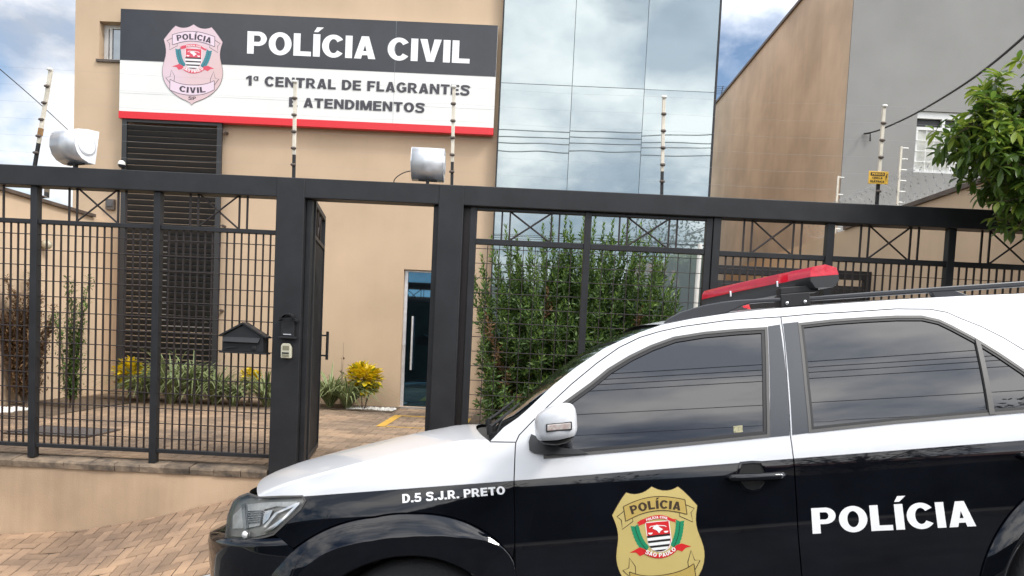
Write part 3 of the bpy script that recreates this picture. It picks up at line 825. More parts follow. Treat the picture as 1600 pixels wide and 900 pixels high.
def build_louver():
    yl = YB - 0.13
    x0, x1 = at(188.5, 300, yl).x, at(344, 300, yl).x
    z1, z0 = at(266, 183, yl).z + 0.2, 0.10
    t = empty('slatted_screen', ((x0 + x1) / 2, yl, 0), 'tall dark slatted metal screen fixed to the beige wall below the sign', 'louvre screen')
    b = MB(); w = 0.075
    b.box(x0, x0 + w, yl, yl + 0.05, z0, z1); b.box(x1 - w, x1, yl, yl + 0.05, z0, z1)
    b.box(x0 + w, x1 - w, yl + .002, yl + 0.048, z1 - 0.3, z1); b.box(x0 + w, x1 - w, yl + .002, yl + 0.048, z0, z0 + 0.06)
    put(b, t).build('frame', M['louver'], t, bevel=0.003)
    s = MB(); z = z0 + 0.10
    while z < z1 - 0.34:
        m = Matrix.Translation(((x0 + x1) / 2, yl + 0.024, z)) @ Matrix.Rotation(R(30), 4, 'X')
        s.obox(m, (x1 - x0) / 2 - w - 0.001, 0.005, 0.041)
        z += 0.0885
    put(s, t).build('slats', M['louver'], t)
    for zz in (at(344, 205, yl).z, at(344, 352, yl).z, at(344, 485, yl).z):
        b = MB(); b.tube([(x1 + 0.04, yl + 0.035, zz), (x1 + 0.04, YB + 0.001, zz)], 0.022, 10); b.box(x1 + .001, x1 + 0.05, yl + 0.02, yl + 0.035, zz - 0.01, zz + 0.01)
        put(b, t).build('wall_bracket', M['trim'], t)
    # dome camera on the frame
    p = at(190, 256, yl - 0.06)
    t2 = empty('security_camera', (p.x, p.y, p.z), 'small white dome security camera at the edge of the slatted screen', 'camera')
    b = MB(); prof = [(0.0, 0.052), (0.03, 0.048), (0.048, 0.03), (0.055, 0.0), (0.055, -0.015)]
    b.lathe(prof, Matrix.Identity(4), 20); b.box(-0.015, 0.015, 0.0, 0.062, 0.02, 0.04)
    b.build('housing', M['plastic_white'], t2, smooth=True, angle=50)
    b = MB(); b.lathe([(0.050, -0.016), (0.046, -0.04), (0.028, -0.06), (0.0, -0.066)], Matrix.Identity(4), 20); b.build('dome', M['sign_black'], t2, smooth=True)
    # little grey vent box
    p0, p1 = at(164, 327, YB - 0.06), at(178, 311, YB - 0.06)
    t3 = empty('junction_box', (p0.x, YB - 0.06, p0.z), 'small grey junction box on the beige wall beside the slatted screen', 'junction box')
    b = MB(); w, h = p1.x - p0.x, p1.z - p0.z
    b.box(0, w, 0.006, 0.059, 0, h); b.build('box', M['trim'], t3, bevel=0.004)
    b = MB(); b.box(0.015, w - 0.015, -0.004, 0.006, 0.05, h - 0.015); b.build('cover', M['plate'], t3, bevel=0.003)

def build_sign():
    ys = YB - 0.15
    P = lambda px, py: at(px, py, ys)
    x0, x1 = P(187, 100).x, P(774.5, 120).x
    z1 = (P(189, 13).z + P(777, 40).z) / 2; z0 = (P(186, 183).z + P(770, 211.5).z) / 2
    zb = (P(187, 93).z + P(773, 120).z) / 2; zr = z0 + 0.105
    t = empty('sign', ((x0 + x1) / 2, ys, z0), 'wide black and white police sign with a red lower edge on the beige wall', 'sign')
    b = MB(); b.box(x0, x1, ys + 0.004, ys + 0.095, z0, z1); put(b, t).build('panel', M['sign_white'], t, bevel=0.003)
    b = MB(); b.box(x0 + .001, x1 - .001, ys - 0.0, ys + 0.004, zb, z1 - .001); put(b, t).build('black_band', M['sign_black'], t)
    b = MB(); b.box(x0 - .002, x1 + .002, ys - 0.006, ys + 0.097, z0 - 0.004, zr); put(b, t).build('red_edge', M['sign_red'], t, bevel=0.003)
    for x in (x0 + 0.5, (x0 + x1) / 2, x1 - 0.5):
        b = MB(); b.box(x - 0.03, x + 0.03, ys + 0.096, YB + 0.002, zb - 0.3, zb + 0.3)
        put(b, t).build('wall_bracket', M['metal'], t)
    def line(name, s, p_l, p_r, cap_l, m, gap=0.10):
        a, e, c = P(*p_l), P(*p_r), P(*cap_l)
        z = (a.z + e.z) / 2; h = c.z - a.z
        for b in text_words(s, lambda u, v: (a.x + (e.x - a.x) * u, ys - 0.0035, z + h * v), gap):
            put(b, t).build(name, m, t, fix=False)
    line('white_lettering', 'POLÍCIA CIVIL', (386, 84.5), (733.5, 98.5), (386, 49.5), M['letter_white'], 0.075)
    def line2(*a): return line(*a)
    line2('grey_lettering', '1ª CENTRAL DE FLAGRANTES', (384, 133.5), (733.5, 149), (384, 118), M['letter_grey'], 0.10)
    line2('grey_lettering', 'E ATENDIMENTOS', (451.5, 166.5), (663, 176.5), (451.5, 151.5), M['letter_grey'], 0.10)
    b = MB(); xs_ = P(617, 100).x
    b.box(xs_, xs_ + 0.003, ys - 0.0008, ys + 0.001, zb + .002, z1 - .003); b.box(xs_, xs_ + 0.003, ys + 0.0025, ys + 0.005, zr + .002, zb - .002); b.box(x0 + .003, x1 - .003, ys + 0.0025, ys + 0.005, z0 + 0.38, z0 + 0.382)
    put(b, t).build('panel_seam', M['mullion'], t)
    pc, pl, pr = P(302.5, 38.5), P(256, 60), P(347.5, 66)
    W = pr.x - pl.x; cx = (P(302.5, 38.5).x + P(300, 163).x) / 2
    zt = pc.z; sc = (pc.z - P(300, 164).z) / 1.372
    b = MB(); badge(lambda u, v, l: (cx + u * W, ys - 0.0035 - 0.0005 * l, zt - v * sc), b)
    mats = [mat('sign_badge_pink', (0.66, 0.52, 0.60), 0.3, col2=(0.62, 0.44, 0.42), scale=0.9, detail=1), mat('sign_banner_pink', (0.70, 0.56, 0.64), 0.3), mat('sign_badge_ink', (0.05, 0.035, 0.05), 0.4),
            mat('sign_badge_red', (0.62, 0.06, 0.10), 0.35), mat('sign_badge_white', (0.80, 0.76, 0.76), 0.35), mat('sign_badge_green', (0.03, 0.20, 0.24), 0.35), mat('sign_badge_black', (0.04, 0.03, 0.035), 0.4)]
    put(b, t).build('badge', mats, t, fix=False)

# ---------------------------------------------------------------- neighbour
def build_neighbour():
    XN = 5.2
    c = at_x(1313, 300, XN); D = c.y
    e1, e2 = at_x(1253, 0, XN), at_x(1118, 165, XN)
    ze = (e1.z + e2.z) / 2
    t = empty('neighbour_house', (8, D + 4, 0), 'tall neighbouring house with grey front and bare tan side wall', 'house')
    b = MB(); b.box(XN, XN + 0.2, D + 0.031, 26, -0.3, ze); put(b, t).build('side_wall', M['neighbour_tan'], t)
    b = MB(); b.box(XN - 0.04, XN + 0.25, D + 0.034, 26, ze + 0.002, ze + 0.06); put(b, t).build('coping', M['trim'], t)
    wl, wr = at(1429, 240, D).x, at(1429, 240, D).x + 1.35
    z0, z1 = at(1430, 269, D).z, at(1437, 173, D).z
    b = MB(); wall_xz(b, rect(XN + 0.0, 15, -0.3, ze + 0.05), [rect(wl, wr, z0, z1)], D, D + 0.03); put(b, t).build('front_wall', M['neighbour_grey'], t)
    b = MB(); b.box(XN + 0.21, 15, 25.8, 26, -0.3, ze - 0.1); b.box(14.8, 15, D + 0.21, 25.79, -0.3, ze - 0.1); put(b, t).build('rear_wall', M['neighbour_tan'], t)
    b = MB(); b.box(wl - 0.2, wr + 0.2, D + 0.16, D + 0.2, z0 - 0.2, z1 + 0.2); put(b, t).build('inner_wall', M['louver'], t)
    b = MB(); b.box(XN + 0.26, 15, D + 0.21, 26, ze - 0.08, ze - 0.01); put(b, t).build('roof', M['trim'], t)
    f = MB(); y = D + 0.035
    h = z1 - z0; zt = z0 + h * 0.70
    for x0, x1, a, c2 in ((wl + .003, wr - .003, z0 + .003, z0 + 0.055), (wl + .003, wl + 0.05, z0 + .055, zt), (wr - 0.05, wr - .003, z0 + .055, zt), (wl + .003, wr - .003, zt, zt + 0.05), (wl + 0.60, wl + 0.66, z0 + 0.055, zt),
                          (wl + .003, wr - .003, z1 - 0.11, z1 - .003), (wl + 0.43, wl + 0.48, zt + .05, z1 - 0.11)):
        f.box(x0, x1, y, y + 0.05, a, c2)
    w = put(f, t).build('window', M['alu_white'], t)
    b = MB(); b.box(wl + 0.05, wr - 0.05, y + 0.025, y + 0.035, z0 + 0.06, zt - 0.003); put(b, t).build('pane', mat('curtained_pane', (0.52, 0.52, 0.47), 0.12, var=0.15, scale=6), w)
    b = MB(); b.box(wl + 0.05, wr - 0.05, y + 0.06, y + 0.07, zt + 0.053, z1 - 0.115); put(b, t).build('transom', M['louver'], w)
    b = MB()
    for i in range(1, 5): b.bar((wl + 0.05 + i * 0.13, y - 0.02, z0 + .03), (wl + 0.05 + i * 0.13, y - 0.02, zt), 0.008, 6)
    for i in range(1, 4): b.bar((wl + .01, y - 0.021, z0 + (zt - z0) * i / 4), (wr - .01, y - 0.021, z0 + (zt - z0) * i / 4), 0.008, 6)
    put(b, t).build('grille', M['alu_white'], w)
    # little aerial on the eave
    p = at_x(1121, 168, XN)
    b = MB(); b.bar((XN + 0.05, p.y, ze), (XN + 0.12, p.y, ze + 0.45), 0.012, 6)
    for k in range(5): b.bar((XN - 0.1, p.y - .1, ze + 0.2 + 0.05 * k), (XN + 0.25, p.y + .1, ze + 0.26 + 0.05 * k), 0.006, 4)
    tag(b.build('aerial', M['black']), 'thin dark aerial on the eave of the tan side wall', 'antenna')
    # service cable from the grey wall to the street
    pts = [at(1350, 209, D - 0.03), at(1362, 207, D - 0.2), at(1378, 202, D - 0.7), at(1425, 181, D - 2.0), at(1477, 151, D - 3.3), at(1532, 115, D - 4.5), at(1602, 57, D - 6), at(1720, -60, D - 8)]
    pts = [tuple(p) for p in pts] + [(9.0, 4.9, 6.2)]
    b = MB(); b.tube(chaikin(pts, 2), 0.013, 6)
    p = at(1350, 209, D - 0.02); b.tube([tuple(p), tuple(p + Vector((0.09, -0.03, 0.0))), tuple(p + Vector((0.10, -0.02, -0.12)))], 0.012, 6)
    tag(b.build('service_cable', M['cable'], smooth=True), 'black service cable slanting up from the grey house front', 'cable')
    # driveway door between the plots
    yg = 9.8
    x0, x1 = at(1100, 440, yg).x, XR - 0.003
    zt = at(1240, 419, yg).z; 
    t = empty('side_gate', ((x0 + x1) / 2, yg, 0), 'dark steel gate closing the passage beside the glass corner', 'gate')
    b = MB(); b.box(x0, x1, yg, yg + 0.08, zt - 0.11, zt); b.box(x0, x0 + 0.09, yg + .002, yg + 0.078, 0.0, zt - .112); b.box(x1 - 0.09, x1, yg + .002, yg + 0.078, 0.0, zt - .112)
    put(b, t).build('frame', M['metal'], t, bevel=0.004)
    b = MB(); n = 22
    for k in range(n):
        a = x0 + 0.1 + (x1 - x0 - 0.2) * k / n
        b.box(a, a + (x1 - x0 - 0.2) / n - 0.003, yg + 0.03, yg + 0.05, 0.04, zt - 0.19)
    put(b, t).build('boards', M['louver'], t)
    # white pipe standing by the glass corner
    p, q = at(1094, 381, 9.55), at(1085, 470, 9.55)
    b = MB(); b.tube([(q.x, 9.55, -0.02), (p.x, 9.55, p.z)], 0.028, 12)
    tag(b.build('pipe', M['plastic_white'], smooth=True, angle=40), 'white plastic pipe standing upright behind the fence by the glass corner', 'pipe')
    return D

# ---------------------------------------------------------------- street fence with portal, gates
def build_fence():
    t = empty('street_fence', (-2.0, YF, 0), 'charcoal steel street fence with deep top beam, bars and gate portal', 'fence')
    P = lambda px, py, y=YF: at(px, py, y)
    zt = P(700, 289.5).z; zb = (P(430, 308).z + P(723, 321.5).z) / 2
    XA, XZ = XL, 5.6
    b = MB(); b.box(XA, XZ, YF - 0.03, YF + 0.13, zb, zt); put(b, t).build('top_beam', M['metal'], t, bevel=0.006)
    # portal posts
    p1a, p1b = P(427.5, 520).x, P(471, 520).x
    p2a, p2b = P(677.5, 520).x, P(716.5, 520).x
    for a, c in ((p1a, p1b), (p2a, p2b)):
        b = MB(); b.box(a, c, YF - 0.036, YF + 0.15, -0.35, zt - 0.003); put(b, t).build('portal_post', M['metal'], t, bevel=0.006)
    b = MB(); b.box(p2a - 0.045, p2a - .001, YF + 0.03, YF + 0.10, -0.02, zb - 0.002); put(b, t).build('gate_stop_or_gap_strip', M['metal'], t, bevel=0.004)
    b = MB(); b.box(p1b + .001, p1b + 0.045, YF + 0.03, YF + 0.10, -0.02, zb - 0.002); put(b, t).build('gate_stop_or_gap_strip', M['metal'], t, bevel=0.004)
    b = MB(); b.box(5.3, 5.6, YF - 0.045, YF + 0.15, -0.1, zb - 0.001); put(b, t).build('portal_post', M['metal'], t, bevel=0.006)
    b = MB(); b.box(p2b + .001, P(727, 500).x - 0.003, YF + 0.05, YF + 0.12, -0.02, zb - 0.002); put(b, t).build('gate_stop_or_gap_strip', M['bars'], t)  # dark strip added so the gap beside the post looks dark
    zr = P(241, 354).z          # middle rail centre
    zbot = P(240, 705).z
    def bars(parent, x0, x1, zlo, zhi, step, r, wires, y=YF + 0.04, hstep=0.128, rv=None):
        n = max(1, round((x1 - x0) / step)); b = MB()
        for k in range(1, n):
            x = x0 + (x1 - x0) * k / n
            b.box(x - r, x + r, y - r, y + r, zlo, zhi)
        put(b, t if parent is None else parent).build('bars', M['bars'], parent or t)
        if wires:
            b = MB(); z = zlo + 0.09
            while z < zhi - 0.03:
                b.tube([(x0, y - r - wires, z), (x1, y - r - wires, z)], wires, 6); z += hstep
            put(b, parent or t).build('cross_wires', M['bars'], parent or t)
    def brace(parent, xc, z0, z1, y=YF + 0.04):
        b = MB()
        for dx in (-0.238, -0.172, 0.172, 0.238): b.box(xc + dx - 0.007, xc + dx + 0.007, y - 0.007, y + 0.007, z0, z1)
        b.bar((xc - 0.165, y - 0.012, z0), (xc + 0.165, y - 0.012, z1), 0.008, 6); b.bar((xc - 0.165, y + 0.012, z1), (xc + 0.165, y + 0.012, z0), 0.008, 6)
        put(b, parent).build('cross_brace', M['bars'], parent)
    def rail(parent, x0, x1, z, h=0.036, y=YF + 0.015, name='rail'):
        b = MB(); b.box(x0, x1, y, y + 0.05, z - h / 2, z + h / 2); put(b, parent).build(name, M['metal'], parent, bevel=0.003)
    def post(parent, x, z0, z1, w=0.058, y=YF, d=0.07):
        b = MB(); b.box(x - w / 2, x + w / 2, y, y + d, z0, z1); put(b, parent).build('post', M['metal'], parent, bevel=0.004)
    # left run
    xs = [P(50, 520).x, P(241, 520).x]
    pitch = xs[1] - xs[0]
    pl = [xs[0] - 2 * pitch, xs[0] - pitch] + xs
    edges = pl + [p1a]
    for x in pl: post(t, x, -0.02, zb - .001)
    for a, c in zip(edges, edges[1:]):
        h = 0.029
        e = c - (h if c != p1a else 0)
        rail(t, a + h, e, zr); rail(t, a + h, e, zbot, 0.032)
        bars(None, a + h, e, zbot + 0.016, zr - 0.018, 0.0605, 0.0060, 0.0043)
        brace(t, (a + c) / 2, zr + 0.018, zb)
    # vehicle gate
    g0, g1 = P(727, 500).x, P(1109, 450).x
    gt = empty('vehicle_gate', ((g0 + g1) / 2, YF, 0), 'wide wire mesh vehicle gate in front of the green shrub', 'gate')
    gm = P(914, 450).x
    for x in (g0 + 0.03, gm, g1 - 0.03): post(gt, x, 0.04, zb - 0.004, 0.056, YF + 0.01, 0.06)
    zr2 = P(830, 380.5).z
    for a, c in ((g0 + 0.058, gm - 0.028), (gm + 0.028, g1 - 0.058)):
        rail(gt, a, c, zr2, 0.046); rail(gt, a, c, zb - 0.016, 0.022); rail(gt, a, c, 0.08, 0.06)
        bars(gt, a, c, 0.11, zr2 - 0.02, 0.104, 0.0030, 0.0032, hstep=0.122)
        brace(gt, (a + c) / 2, zr2 + 0.023, zb - 0.027)
    # fixed run to the right of the gate
    xr = [P(1109, 450).x + 0.033, P(1297, 390).x, P(1487, 395).x]
    pitch = xr[2] - xr[1]
    xr += [xr[2] + pitch]
    for x in xr: post(t, x, -0.3, zb - .001, 0.062)
    ed = xr + [5.3]
    for a, c in zip(ed, ed[1:]):
        h = 0.031; e = c - (h if c != 5.3 else 0)
        rail(t, a + h, e, zr2 - 0.005, 0.042); rail(t, a + h, e, 0.06, 0.05)
        bars(None, a + h, e, 0.085, zr2 - 0.026, 0.062, 0.0062, 0.0028)
        brace(t, (a + c) / 2, zr2 + 0.016, zb)
    # the pedestrian gate, swung inwards
    ya, yc = YF + 0.14, YF + 1.06
    xa = P(484, 520, ya).x; 
    xb = P(500, 520, yc).x
    zt2 = at(489, 312, ya).z; zm = at(488, 366, ya).z
    pg = empty('pedestrian_gate', (xa, ya, 0), 'dark sheet steel pedestrian gate standing open into the yard', 'gate')
    L = math.hypot(xb - xa, yc - ya); mt = Matrix.Rotation(math.atan2(yc - ya, xb - xa), 4, 'Z')
    b = MB()
    B = lambda u0, u1, z0, z1, th=0.02, bb=None: (bb or b).obox(mt @ Matrix.Translation(((u0 + u1) / 2, 0, (z0 + z1) / 2)), (u1 - u0) / 2, th, (z1 - z0) / 2)
    B(0, 0.045, 0.03, zt2); B(L - 0.045, L, 0.03, zt2); B(0.046, L - 0.046, zt2 - 0.045, zt2); B(0.046, L - 0.046, zm - 0.035, zm); B(0.046, L - 0.046, 0.03, 0.075)
    b.build('frame', M['metal'], pg, bevel=0.003)
    b = MB(); B(0.0465, L - 0.0465, 0.076, zm - 0.036, 0.006)
    for k in range(1, 8):
        u = 0.046 + (L - 0.092) * k / 8; B(u - 0.004, u + 0.004, 0.08, zm - 0.04, 0.010)
    b.build('sheet', M['metal'], pg)
    b = MB()
    for u in (L * 0.30, L * 0.38, L * 0.62, L * 0.70): B(u - 0.007, u + 0.007, zm, zt2 - 0.045, 0.007)
    q = lambda u, z: tuple(mt @ Vector((u, 0, z)))
    b.bar(q(L * 0.38, zm), q(L * 0.62, zt2 - .045), 0.008, 6); b.bar(q(L * 0.38, zt2 - .045), q(L * 0.62, zm), 0.008, 6)
    b.build('cross_brace', M['bars'], pg)
    h0, h1 = at(510, 562, yc).z, at(512, 518, yc).z
    b = MB(); s = lambda u, v, z: tuple(mt @ Vector((u, v, z)))
    b.tube([s(L - 0.03, -0.075, h0), s(L - 0.03, -0.075, h1)], 0.014, 10)
    for z in (h0 + 0.04, h1 - 0.04): b.tube([s(L - 0.03, -0.075, z), s(L - 0.03, -0.01, z)], 0.009, 8)
    b.build('handle', M['black'], pg, smooth=True, angle=40)
    b = MB()
    for z in (0.25, 1.1, zt2 - 0.15): b.tube([(-0.03, -0.03, z - 0.05), (-0.03, -0.03, z + 0.05)], 0.016, 10)
    b.build('hinge', M['black'], pg, smooth=True, angle=40)
    return zt, zb, p1a, p1b

def build_fence_fittings(zt):
    P = lambda px, py, y=YF: at(px, py, y)
    # letter box on the bars
    yf = YF - 0.10
    A = lambda px, py: P(px, py, yf)
    l, r = A(345, 540).x, A(416, 547).x
    l, r = A(347, 540).x, A(411, 545).x
    z0, ze, za = (A(350, 547).z + A(410, 552).z) / 2 , (A(345, 524).z + A(411, 528).z) / 2, A(379, 507.5).z
    t = empty('letter_box', ((l + r) / 2, yf, z0), 'black house shaped metal letter box fixed to the fence bars', 'letter box')
    b = MB(); xm = (l + r) / 2
    F = lambda u, v, d: (u, d, v)
    b.prism([(l, z0), (r, z0), (r, ze), (xm, za), (l, ze)], F, yf, YF + 0.025)
    put(b, t).build('body', M['metal'], t, bevel=0.003)
    b = MB()
    o = 0.022
    b.prism([(l - o, ze - 0.006), (xm, za + 0.006), (r + o, ze - 0.006), (r + o, ze + 0.008), (xm, za + 0.022), (l - o, ze + 0.008)], F, yf - 0.016, YF + 0.024)
    put(b, t).build('roof', M['metal'], t)
    b = MB(); b.box(l - o, r + o, yf - 0.012, YF + 0.023, z0 - 0.016, z0 - 0.0015); put(b, t).build('base', M['metal'], t, bevel=0.002)
    h = ze - z0
    b = MB(); b.add([(l + 0.01, yf - 0.003, ze - 0.005), (r - 0.025, yf - 0.003, ze - 0.005), (r - 0.035, yf - 0.03, ze - 0.045), (l + 0.01, yf - 0.03, ze - 0.045), (l + 0.01, yf - 0.003, ze - 0.052), (r - 0.035, yf - 0.003, ze - 0.052)],
                    [(0, 1, 2, 3), (3, 2, 5, 4), (0, 3, 4), (1, 5, 2)])
    put(b, t).build('flap', M['metal'], t)
    b = MB(); c = (r - 0.075, z0 + h * 0.28)
    b.lathe([(0.02, 0), (0.02, 0.006), (0.012, 0.009), (0.0, 0.009)], Matrix.Translation((c[0], yf - 0.001, c[1])) @ Matrix.Rotation(R(90), 4, 'X'), 16)
    b.tube([(l + 0.03, yf - 0.004, z0 + 0.02), (l + 0.07, yf - 0.006, z0 + 0.032), (l + 0.12, yf - 0.004, z0 + 0.034)], 0.006, 6)
    put(b, t).build('relief', M['black'], t, smooth=True, angle=40)
    # intercom with a little arched hood
    yi = YF - 0.09
    I = lambda px, py: P(px, py, yi)
    l, r = I(439, 520).x, I(459, 520).x; z0, z1 = I(449, 525.5).z, I(449, 497).z; xm = (l + r) / 2
    t = empty('intercom', (xm, yi, z0), 'dark intercom with arched hood on the gate post above the beige reader', 'intercom')
    b = MB(); b.box(l, r, yi, YF - 0.046, z0, z1); put(b, t).build('body', M['metal'], t, bevel=0.003)
    arch = [(l - 0.025, z1 - 0.01), (l + 0.01, z1 + 0.004)] + [(xm + 0.045 * -math.cos(a), z1 + 0.012 + 0.032 * math.sin(a)) for a in [math.pi * i / 10 for i in range(11)]] + [(r - 0.01, z1 + 0.004), (r + 0.025, z1 - 0.01)]
    low = [(x, z - 0.014) for x, z in reversed(arch)]
    b = MB(); b.prism(arch + low, F, yi - 0.025, YF - 0.047); put(b, t).build('hood', M['metal'], t)
    b = MB(); b.box(l - 0.02, r + 0.02, yi - 0.012, YF - 0.047, z0 - 0.018, z0 - 0.001); put(b, t).build('base', M['metal'], t, bevel=0.003)
    b = MB()
    for k in range(5): b.box(l + 0.02, r - 0.02, yi - 0.003, yi - .001, z1 - 0.026 - 0.012 * k, z1 - 0.019 - 0.012 * k)
    b.box(l + 0.02, r - 0.02, yi - 0.003, yi - .001, z0 + 0.022, z0 + 0.042)
    put(b, t).build('speaker_slots', M['black'], t)
    b = MB(); b.box(l + 0.02, r - 0.02, yi - 0.006, yi - .001, z0 + 0.012, z0 + 0.02); put(b, t).build('button', M['alu'], t)
    # beige reader
    yi = YF - 0.085
    I = lambda px, py: P(px, py, yi)
    l, r = I(438.5, 550).x, I(454.5, 550).x; z0, z1 = I(446, 559.5).z, I(446, 536.5).z
    t = empty('card_reader', ((l + r) / 2, yi, z0), 'small beige plastic reader on the gate post below the intercom', 'reader')
    b = MB(); b.prism([(l, z0), (r, z0), (r, z1 - 0.035), (r - 0.016, z1), (l + 0.014, z1), (l, z1 - 0.02)], F, yi, YF - 0.047)
    put(b, t).build('body', mat('beige_plastic', (0.52, 0.50, 0.38), 0.4), t, bevel=0.005)
    b = MB(); b.box(l + 0.016, r - 0.016, yi - 0.003, yi - .0012, z1 - 0.055, z1 - 0.02); b.box(l + 0.012, r - 0.016, yi - 0.003, yi - .0012, z0 + 0.012, z0 + 0.030)
    put(b, t).build('window', mat('olive_plastic', (0.22, 0.21, 0.14), 0.3), t)
    b = MB(); b.box(l + 0.012, r - 0.016, yi - 0.004, yi - .0012, z0 + 0.036, z0 + 0.048); put(b, t).build('slot', M['black'], t)
    # flood lights
    def flood(loc, rz, w, sc, label, tilt=0.0, cable=False):
        t = empty('floodlight', loc, label, 'floodlight'); t.rotation_euler = (0, 0, rz)
        tm = Matrix.Translation((0, 0, 0.17 * sc)) @ Matrix.Rotation(tilt, 4, 'X')
        prof = [(0.10, 0.128), (0.0, 0.13), (-0.07, 0.122), (-0.098, 0.10), (-0.112, 0.06), (-0.118, 0.0), (-0.10, -0.06), (-0.065, -0.10), (-0.01, -0.125), (0.05, -0.13)]
        pr = [(y * sc, z * sc) for y, z in prof]
        b = MB(); b.grid([[tm @ Vector((x, y, z)) for y, z in pr] for x in (-w / 2, w / 2)])
        b.build('housing', M['alu'], t, smooth=True, angle=35, solid=0.003)
        for s in (-1, 1):
            b = MB(); b.prism(pr, lambda u, v, d: tm @ Vector((d, u, v)), s * (w / 2 + 0.001), s * (w / 2 + 0.006))
            b.lathe([(0.075 * sc, 0), (0.075 * sc, 0.005), (0.06 * sc, 0.008), (0, 0.008)], tm @ Matrix.Translation((s * (w / 2 + 0.006), -0.01 * sc, 0.0)) @ Matrix.Rotation(s * R(90), 4, 'Y'), 20)
            b.build('end_cap', M['alu'], t)
        b = MB(); c = [tm @ Vector(p) for p in ((-w / 2 + .004, 0.1 * sc, 0.12 * sc), (w / 2 - .004, 0.1 * sc, 0.12 * sc), (w / 2 - .004, 0.05 * sc, -0.12 * sc), (-w / 2 + .004, 0.05 * sc, -0.12 * sc))]
        b.add(c, [(0, 1, 2, 3)]); b.build('lens', M['pane'], t, solid=0.004)
        b = MB(); b.box(-0.012, 0.012, -0.015, 0.015, 0, 0.06 * sc); b.box(-w * 0.3, w * 0.3, -0.012, 0.02, 0.035 * sc, 0.05 * sc)
        b.build('bracket', M['black'], t)
        if cable:
            b = MB(); b.tube(chaikin([(-w / 2, -0.06, 0.10 * sc), (-w / 2 - 0.06, -0.07, 0.085 * sc), (-w / 2 - 0.13, -0.06, 0.04), (-w / 2 - 0.15, -0.05, 0.0), (-w / 2 - 0.12, -0.04, -0.0)], 2), 0.0045, 6)
            b.build('lead', M['cable'], t, smooth=True)
    y = YF + 0.05
    p = at(668, 287, y); flood((p.x, y, zt), R(2), 0.255, 1.0, 'silver floodlight on the fence beam below the sign, lead hanging at its side', 0, True)
    p = at(118, 263, y); flood((p.x, y, zt), R(-24), 0.30, 1.05, 'silver floodlight on the fence beam against the sky and house corner', R(4))
    zl = at_x(70, 318, XL).z
    p = at_x(74, 318, XL + 0.02); flood((XL - 0.05, p.y - 0.02, zl + 0.05), R(-75), 0.22, 0.9, 'silver floodlight on the coping of the plot wall, seen under the beam', R(10))
    # globe lamp on the left wall
    p = at_x(73, 382, XL + 0.07)
    t = empty('wall_lamp', tuple(p), 'small round glass wall lamp on the plot wall behind the bars', 'lamp')
    b = MB(); b.lathe([(0.0, 0.068), (0.04, 0.055), (0.063, 0.025), (0.068, 0.0), (0.058, -0.035), (0.035, -0.058), (0, -0.066)], Matrix.Identity(4), 20)
    b.build('globe', mat('smoky_glass_globe', (0.42, 0.38, 0.28), 0.08, var=0.3, scale=12), t, smooth=True)
    b = MB(); b.lathe([(0.045, 0.0), (0.045, 0.02), (0.0, 0.02)], Matrix.Translation((-0.069, 0, 0)) @ Matrix.Rotation(R(90), 4, 'Y'), 16); b.build('base', M['trim'], t)
    # electric fence posts on the beam
    def epost(px0, py0, px1, py1, label, y=YF + 0.05, n=6, rust=False, zbase=None):
        p, q = at(px0, py0, y), at(px1, py1, y)
        zb = zt if zbase is None else zbase
        t = empty('electric_fence_post', (p.x, y, zb), label, 'electric fence post', 'electric fence posts on the beam')
        a = Vector((0, 0, 0)); e = Vector((q.x - p.x, 0, q.z - zb)); d = e.normalized()
        w = 0.013
        b = MB(); rot = d.to_track_quat('Z', 'Y').to_matrix().to_4x4()
        L = e.length
        b.obox(Matrix.Translation(d * (0.20 + L) / 2) @ rot, w, w, (L - 0.20) / 2); b.build('post', M['cream'], t, bevel=0.002)
        b = MB(); b.obox(Matrix.Translation(d * 0.10) @ rot, w * 0.9, w * 0.9, 0.10); b.box(-0.04, 0.04, -0.03, 0.03, 0.0, 0.008); b.build('foot', M['black'], t)
        if rust:
            b = MB(); b.obox(Matrix.Translation(d * L * 0.36) @ rot, w + .002, w + .002, 0.03); b.build('joint', M['rust'], t)
        for k in range(n):
            c = d * (L * (0.985 - 0.84 * k / (n - 1)))
            b = MB(); b.tube([c + Vector((-0.022, -w - 0.004, 0)), c + Vector((-0.012, -w - 0.004, 0)), c + Vector((0.010, -w - 0.004, 0)), c + Vector((0.020, -w - 0.004, 0))], [0.008, 0.012, 0.012, 0.008], 8)
            b.build('insulator', M['trim'] if k else M['plastic_white'], t)
        return [Vector((p.x, y, zb)) + d * (L * (0.985 - 0.84 * k / (n - 1))) for k in range(n)]
    es = [epost(54, 258, 80, 107, 'leaning cream electric fence post against the sky, rusty at its joint', rust=True),
          epost(459, 276, 461.5, 126, 'upright cream electric fence post before the word CENTRAL on the sign'),
          epost(706, 289, 709.5, 134, 'upright cream electric fence post beside the floodlight with the lead'),
          epost(1034, 303, 1037.5, 150, 'upright cream electric fence post in front of the mirrored glass'),
          epost(1370, 318, 1381.5, 164, 'cream electric fence post carrying the yellow warning plate')]
    b = MB()
    for k in range(6):
        pts = [e[k] + Vector((0, -0.016, 0)) for e in es]
        pts = [pts[0] + Vector((-3, 0, 0.05))] + pts + [pts[-1] + Vector((2.0, 0, 0.02))]
        for a, c in zip(pts, pts[1:]):
            mid = (a + c) / 2 - Vector((0, 0, 0.012)); b.tube([a, mid, c], 0.0005, 4, caps=False)
    tag(b.build('electric_wire', M['wire']), 'thin bare electric wires strung between the cream posts', 'wire')
    # warning plate
    y = YF + 0.02
    l, r = at(1357, 278, y).x, at(1388, 278, y).x; z0, z1 = at(1372, 287.5, y).z, at(1372, 267.5, y).z
